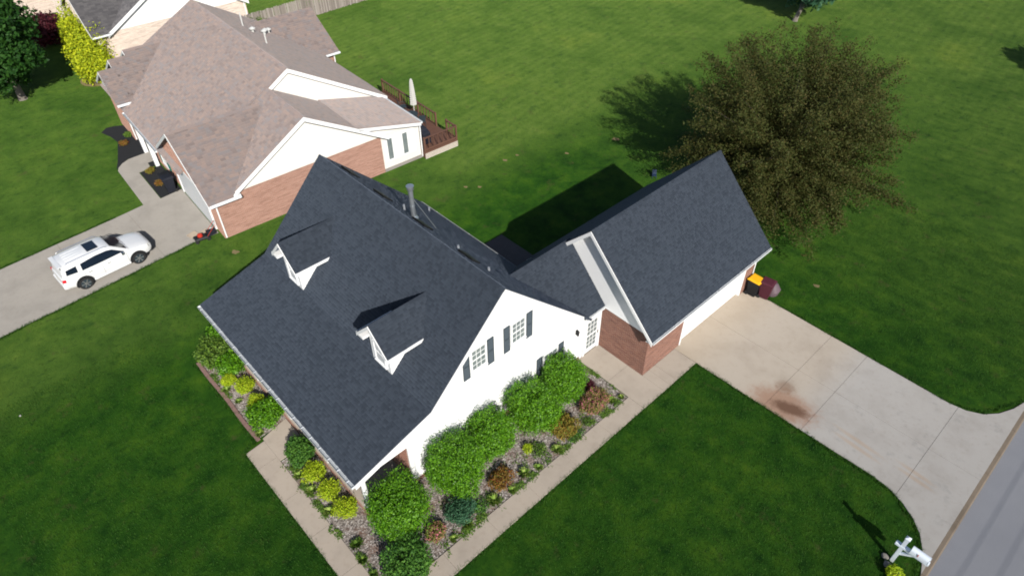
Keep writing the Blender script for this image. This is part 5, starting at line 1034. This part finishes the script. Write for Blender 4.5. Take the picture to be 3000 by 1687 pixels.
# hedge of golden arborvitae by the far house, plum bush, shrubs at the far corner
hp = 'golden arborvitae hedge by the far house'
for k, (x, y, rx, h, lb) in enumerate(((-47.3, 6.2, 1.45, 2.8, 'nearest golden arborvitae of the hedge by the far house'), (-49.4, 6.6, 1.7, 3.4, 'second golden arborvitae of the hedge by the far house'), (-51.8, 7.1, 1.75, 3.6, 'third golden arborvitae of the hedge by the far house'), (-54.6, 7.6, 1.8, 3.8, 'farthest golden arborvitae of the hedge by the far house'))):
    shrub('golden_arborvitae', x, y, rx, rx, h, 'leaf_hedge_gold', lb, n=5200, leaf=0.10, seed=100+k, group=hp, lobes=10)
shrub('plum_bush', -58.8, 5.6, 1.9, 1.8, 2.6, 'leaf_plum', 'dark plum leaved bush in the shade beside the golden hedge', n=5200, leaf=0.12, seed=110)
shrub('leafy_shrub', -47.2, 20.1, 1.0, 1.0, 1.5, 'leaf_olive', 'straggly green shrub at the corner of the far house and the fence', n=1500, leaf=0.09, seed=111)
shrub('leafy_shrub', -60.5, 8.9, 1.0, 1.0, 1.5, 'leaf_dark', 'green shrub at the far end of the golden hedge', n=1500, leaf=0.09, seed=112)
# trees
def spray_tree(name, x, y, crown, trunk_h, trunk_r, mat, bark, label, n, leaf, seed, limbs=300, droop=()):
    """broad multi-limbed tree: leaves strung along limbs that fan out from a low fork"""
    rng = np.random.default_rng(seed); root = tag(empty(name, (x, y, 0)), label, 'tree'); cx, cy, cz, rx, ry, rz = crown
    d = rng.normal(size=(limbs, 3)); d /= np.linalg.norm(d, axis=1)[:, None]; q = 0.50+0.50*rng.random(limbs)**0.7
    tips = np.array([cx, cy, cz])+d*q[:, None]*np.array([rx, ry, rz])
    for k, (ex, ey, ez, er) in enumerate(droop): tips[k*14:(k+1)*14] = np.array([ex, ey, ez])+rng.normal(size=(14, 3))*np.array([er, er, er*0.35])
    tips[:, 2] = np.maximum(tips[:, 2], 0.7)
    fork = np.array([cx*0.3, cy*0.3, trunk_h+0.4]); ctl = (fork+tips)/2; ctl[:, 2] += 0.16*np.linalg.norm((tips-fork)[:, :2], axis=1)
    il = rng.integers(0, limbs, n); t_ = (1.03-0.72*rng.random(n)**1.25)[:, None]
    P = fork*(1-t_)**2+2*ctl[il]*t_*(1-t_)+tips[il]*t_**2
    P = P+rng.normal(size=(n, 3))*np.array([0.27, 0.27, 0.18])*(1.3-0.6*t_)
    Nn = rng.normal(size=(n, 3))*0.6; Nn[:, 2] += 0.5; Nn /= np.linalg.norm(Nn, axis=1)[:, None]
    ok_ = P[:, 2] > 0.15; np_mesh('crown', leaf_quads(P[ok_], Nn[ok_], leaf, rng), 4, mat, root)
    tm = MB(); tm.tube([(0, 0, -0.05), (0, 0, 0.12), (0, 0, trunk_h*0.6), tuple(fork)], [trunk_r*1.5, trunk_r*1.15, trunk_r, trunk_r*0.8], 10)
    for k in range(0, limbs, 5):
        pts = [tuple(fork*(1-a)**2+2*ctl[k]*a*(1-a)+tips[k]*a*a) for a in (0, 0.25, 0.5, 0.75, 0.95)]
        tm.tube(pts, [trunk_r*0.30, trunk_r*0.2, trunk_r*0.12, trunk_r*0.07, trunk_r*0.03], 5)
    tm.build('trunk', bark, root, smooth=True); return root
spray_tree('copper_tree', -1.5, 31.6, (-0.5, 0.5, 5.0, 6.4, 7.2, 4.9), 1.3, 0.24, 'leaf_copper', 'bark_dark', 'wide copper brown tree with thin foliage behind the garage', 270000, 0.058, 5, limbs=460,
           droop=((3.4, -4.6, 1.7, 1.0), (4.6, -2.6, 1.9, 0.9), (1.2, -5.6, 1.8, 0.9), (5.4, 0.5, 2.4, 0.8), (-4.6, -3.0, 2.2, 1.0)))
tree('maple_tree', -48.6, 0.6, (0.2, 0.1, 4.9, 3.4, 3.2, 4.3), 1.7, 0.26, 'leaf_maple', 'bark_grey', 'dense dark green maple with grey trunk at the left edge', 26000, 0.17, 8, blobs=46, shell=0.5, limbs=20, blob_r=0.32)
tree('shade_tree', -15.2, 58.3, (0.5, 1.2, 4.2, 3.8, 3.8, 2.7), 1.5, 0.2, 'leaf_blue', 'bark_grey', 'green tree with low crown cut by the top edge', 14000, 0.19, 9, blobs=26, shell=0.6, limbs=16, blob_r=0.34)
tree('shade_tree', 12.9, 61.0, (0, 0, 5.5, 2.8, 2.8, 3.0), 1.8, 0.24, 'leaf_dark', 'bark_grey', 'tree beyond the right edge that shades the far lawn', 9000, 0.22, 10, blobs=22, shell=0.6, limbs=12, blob_r=0.34)
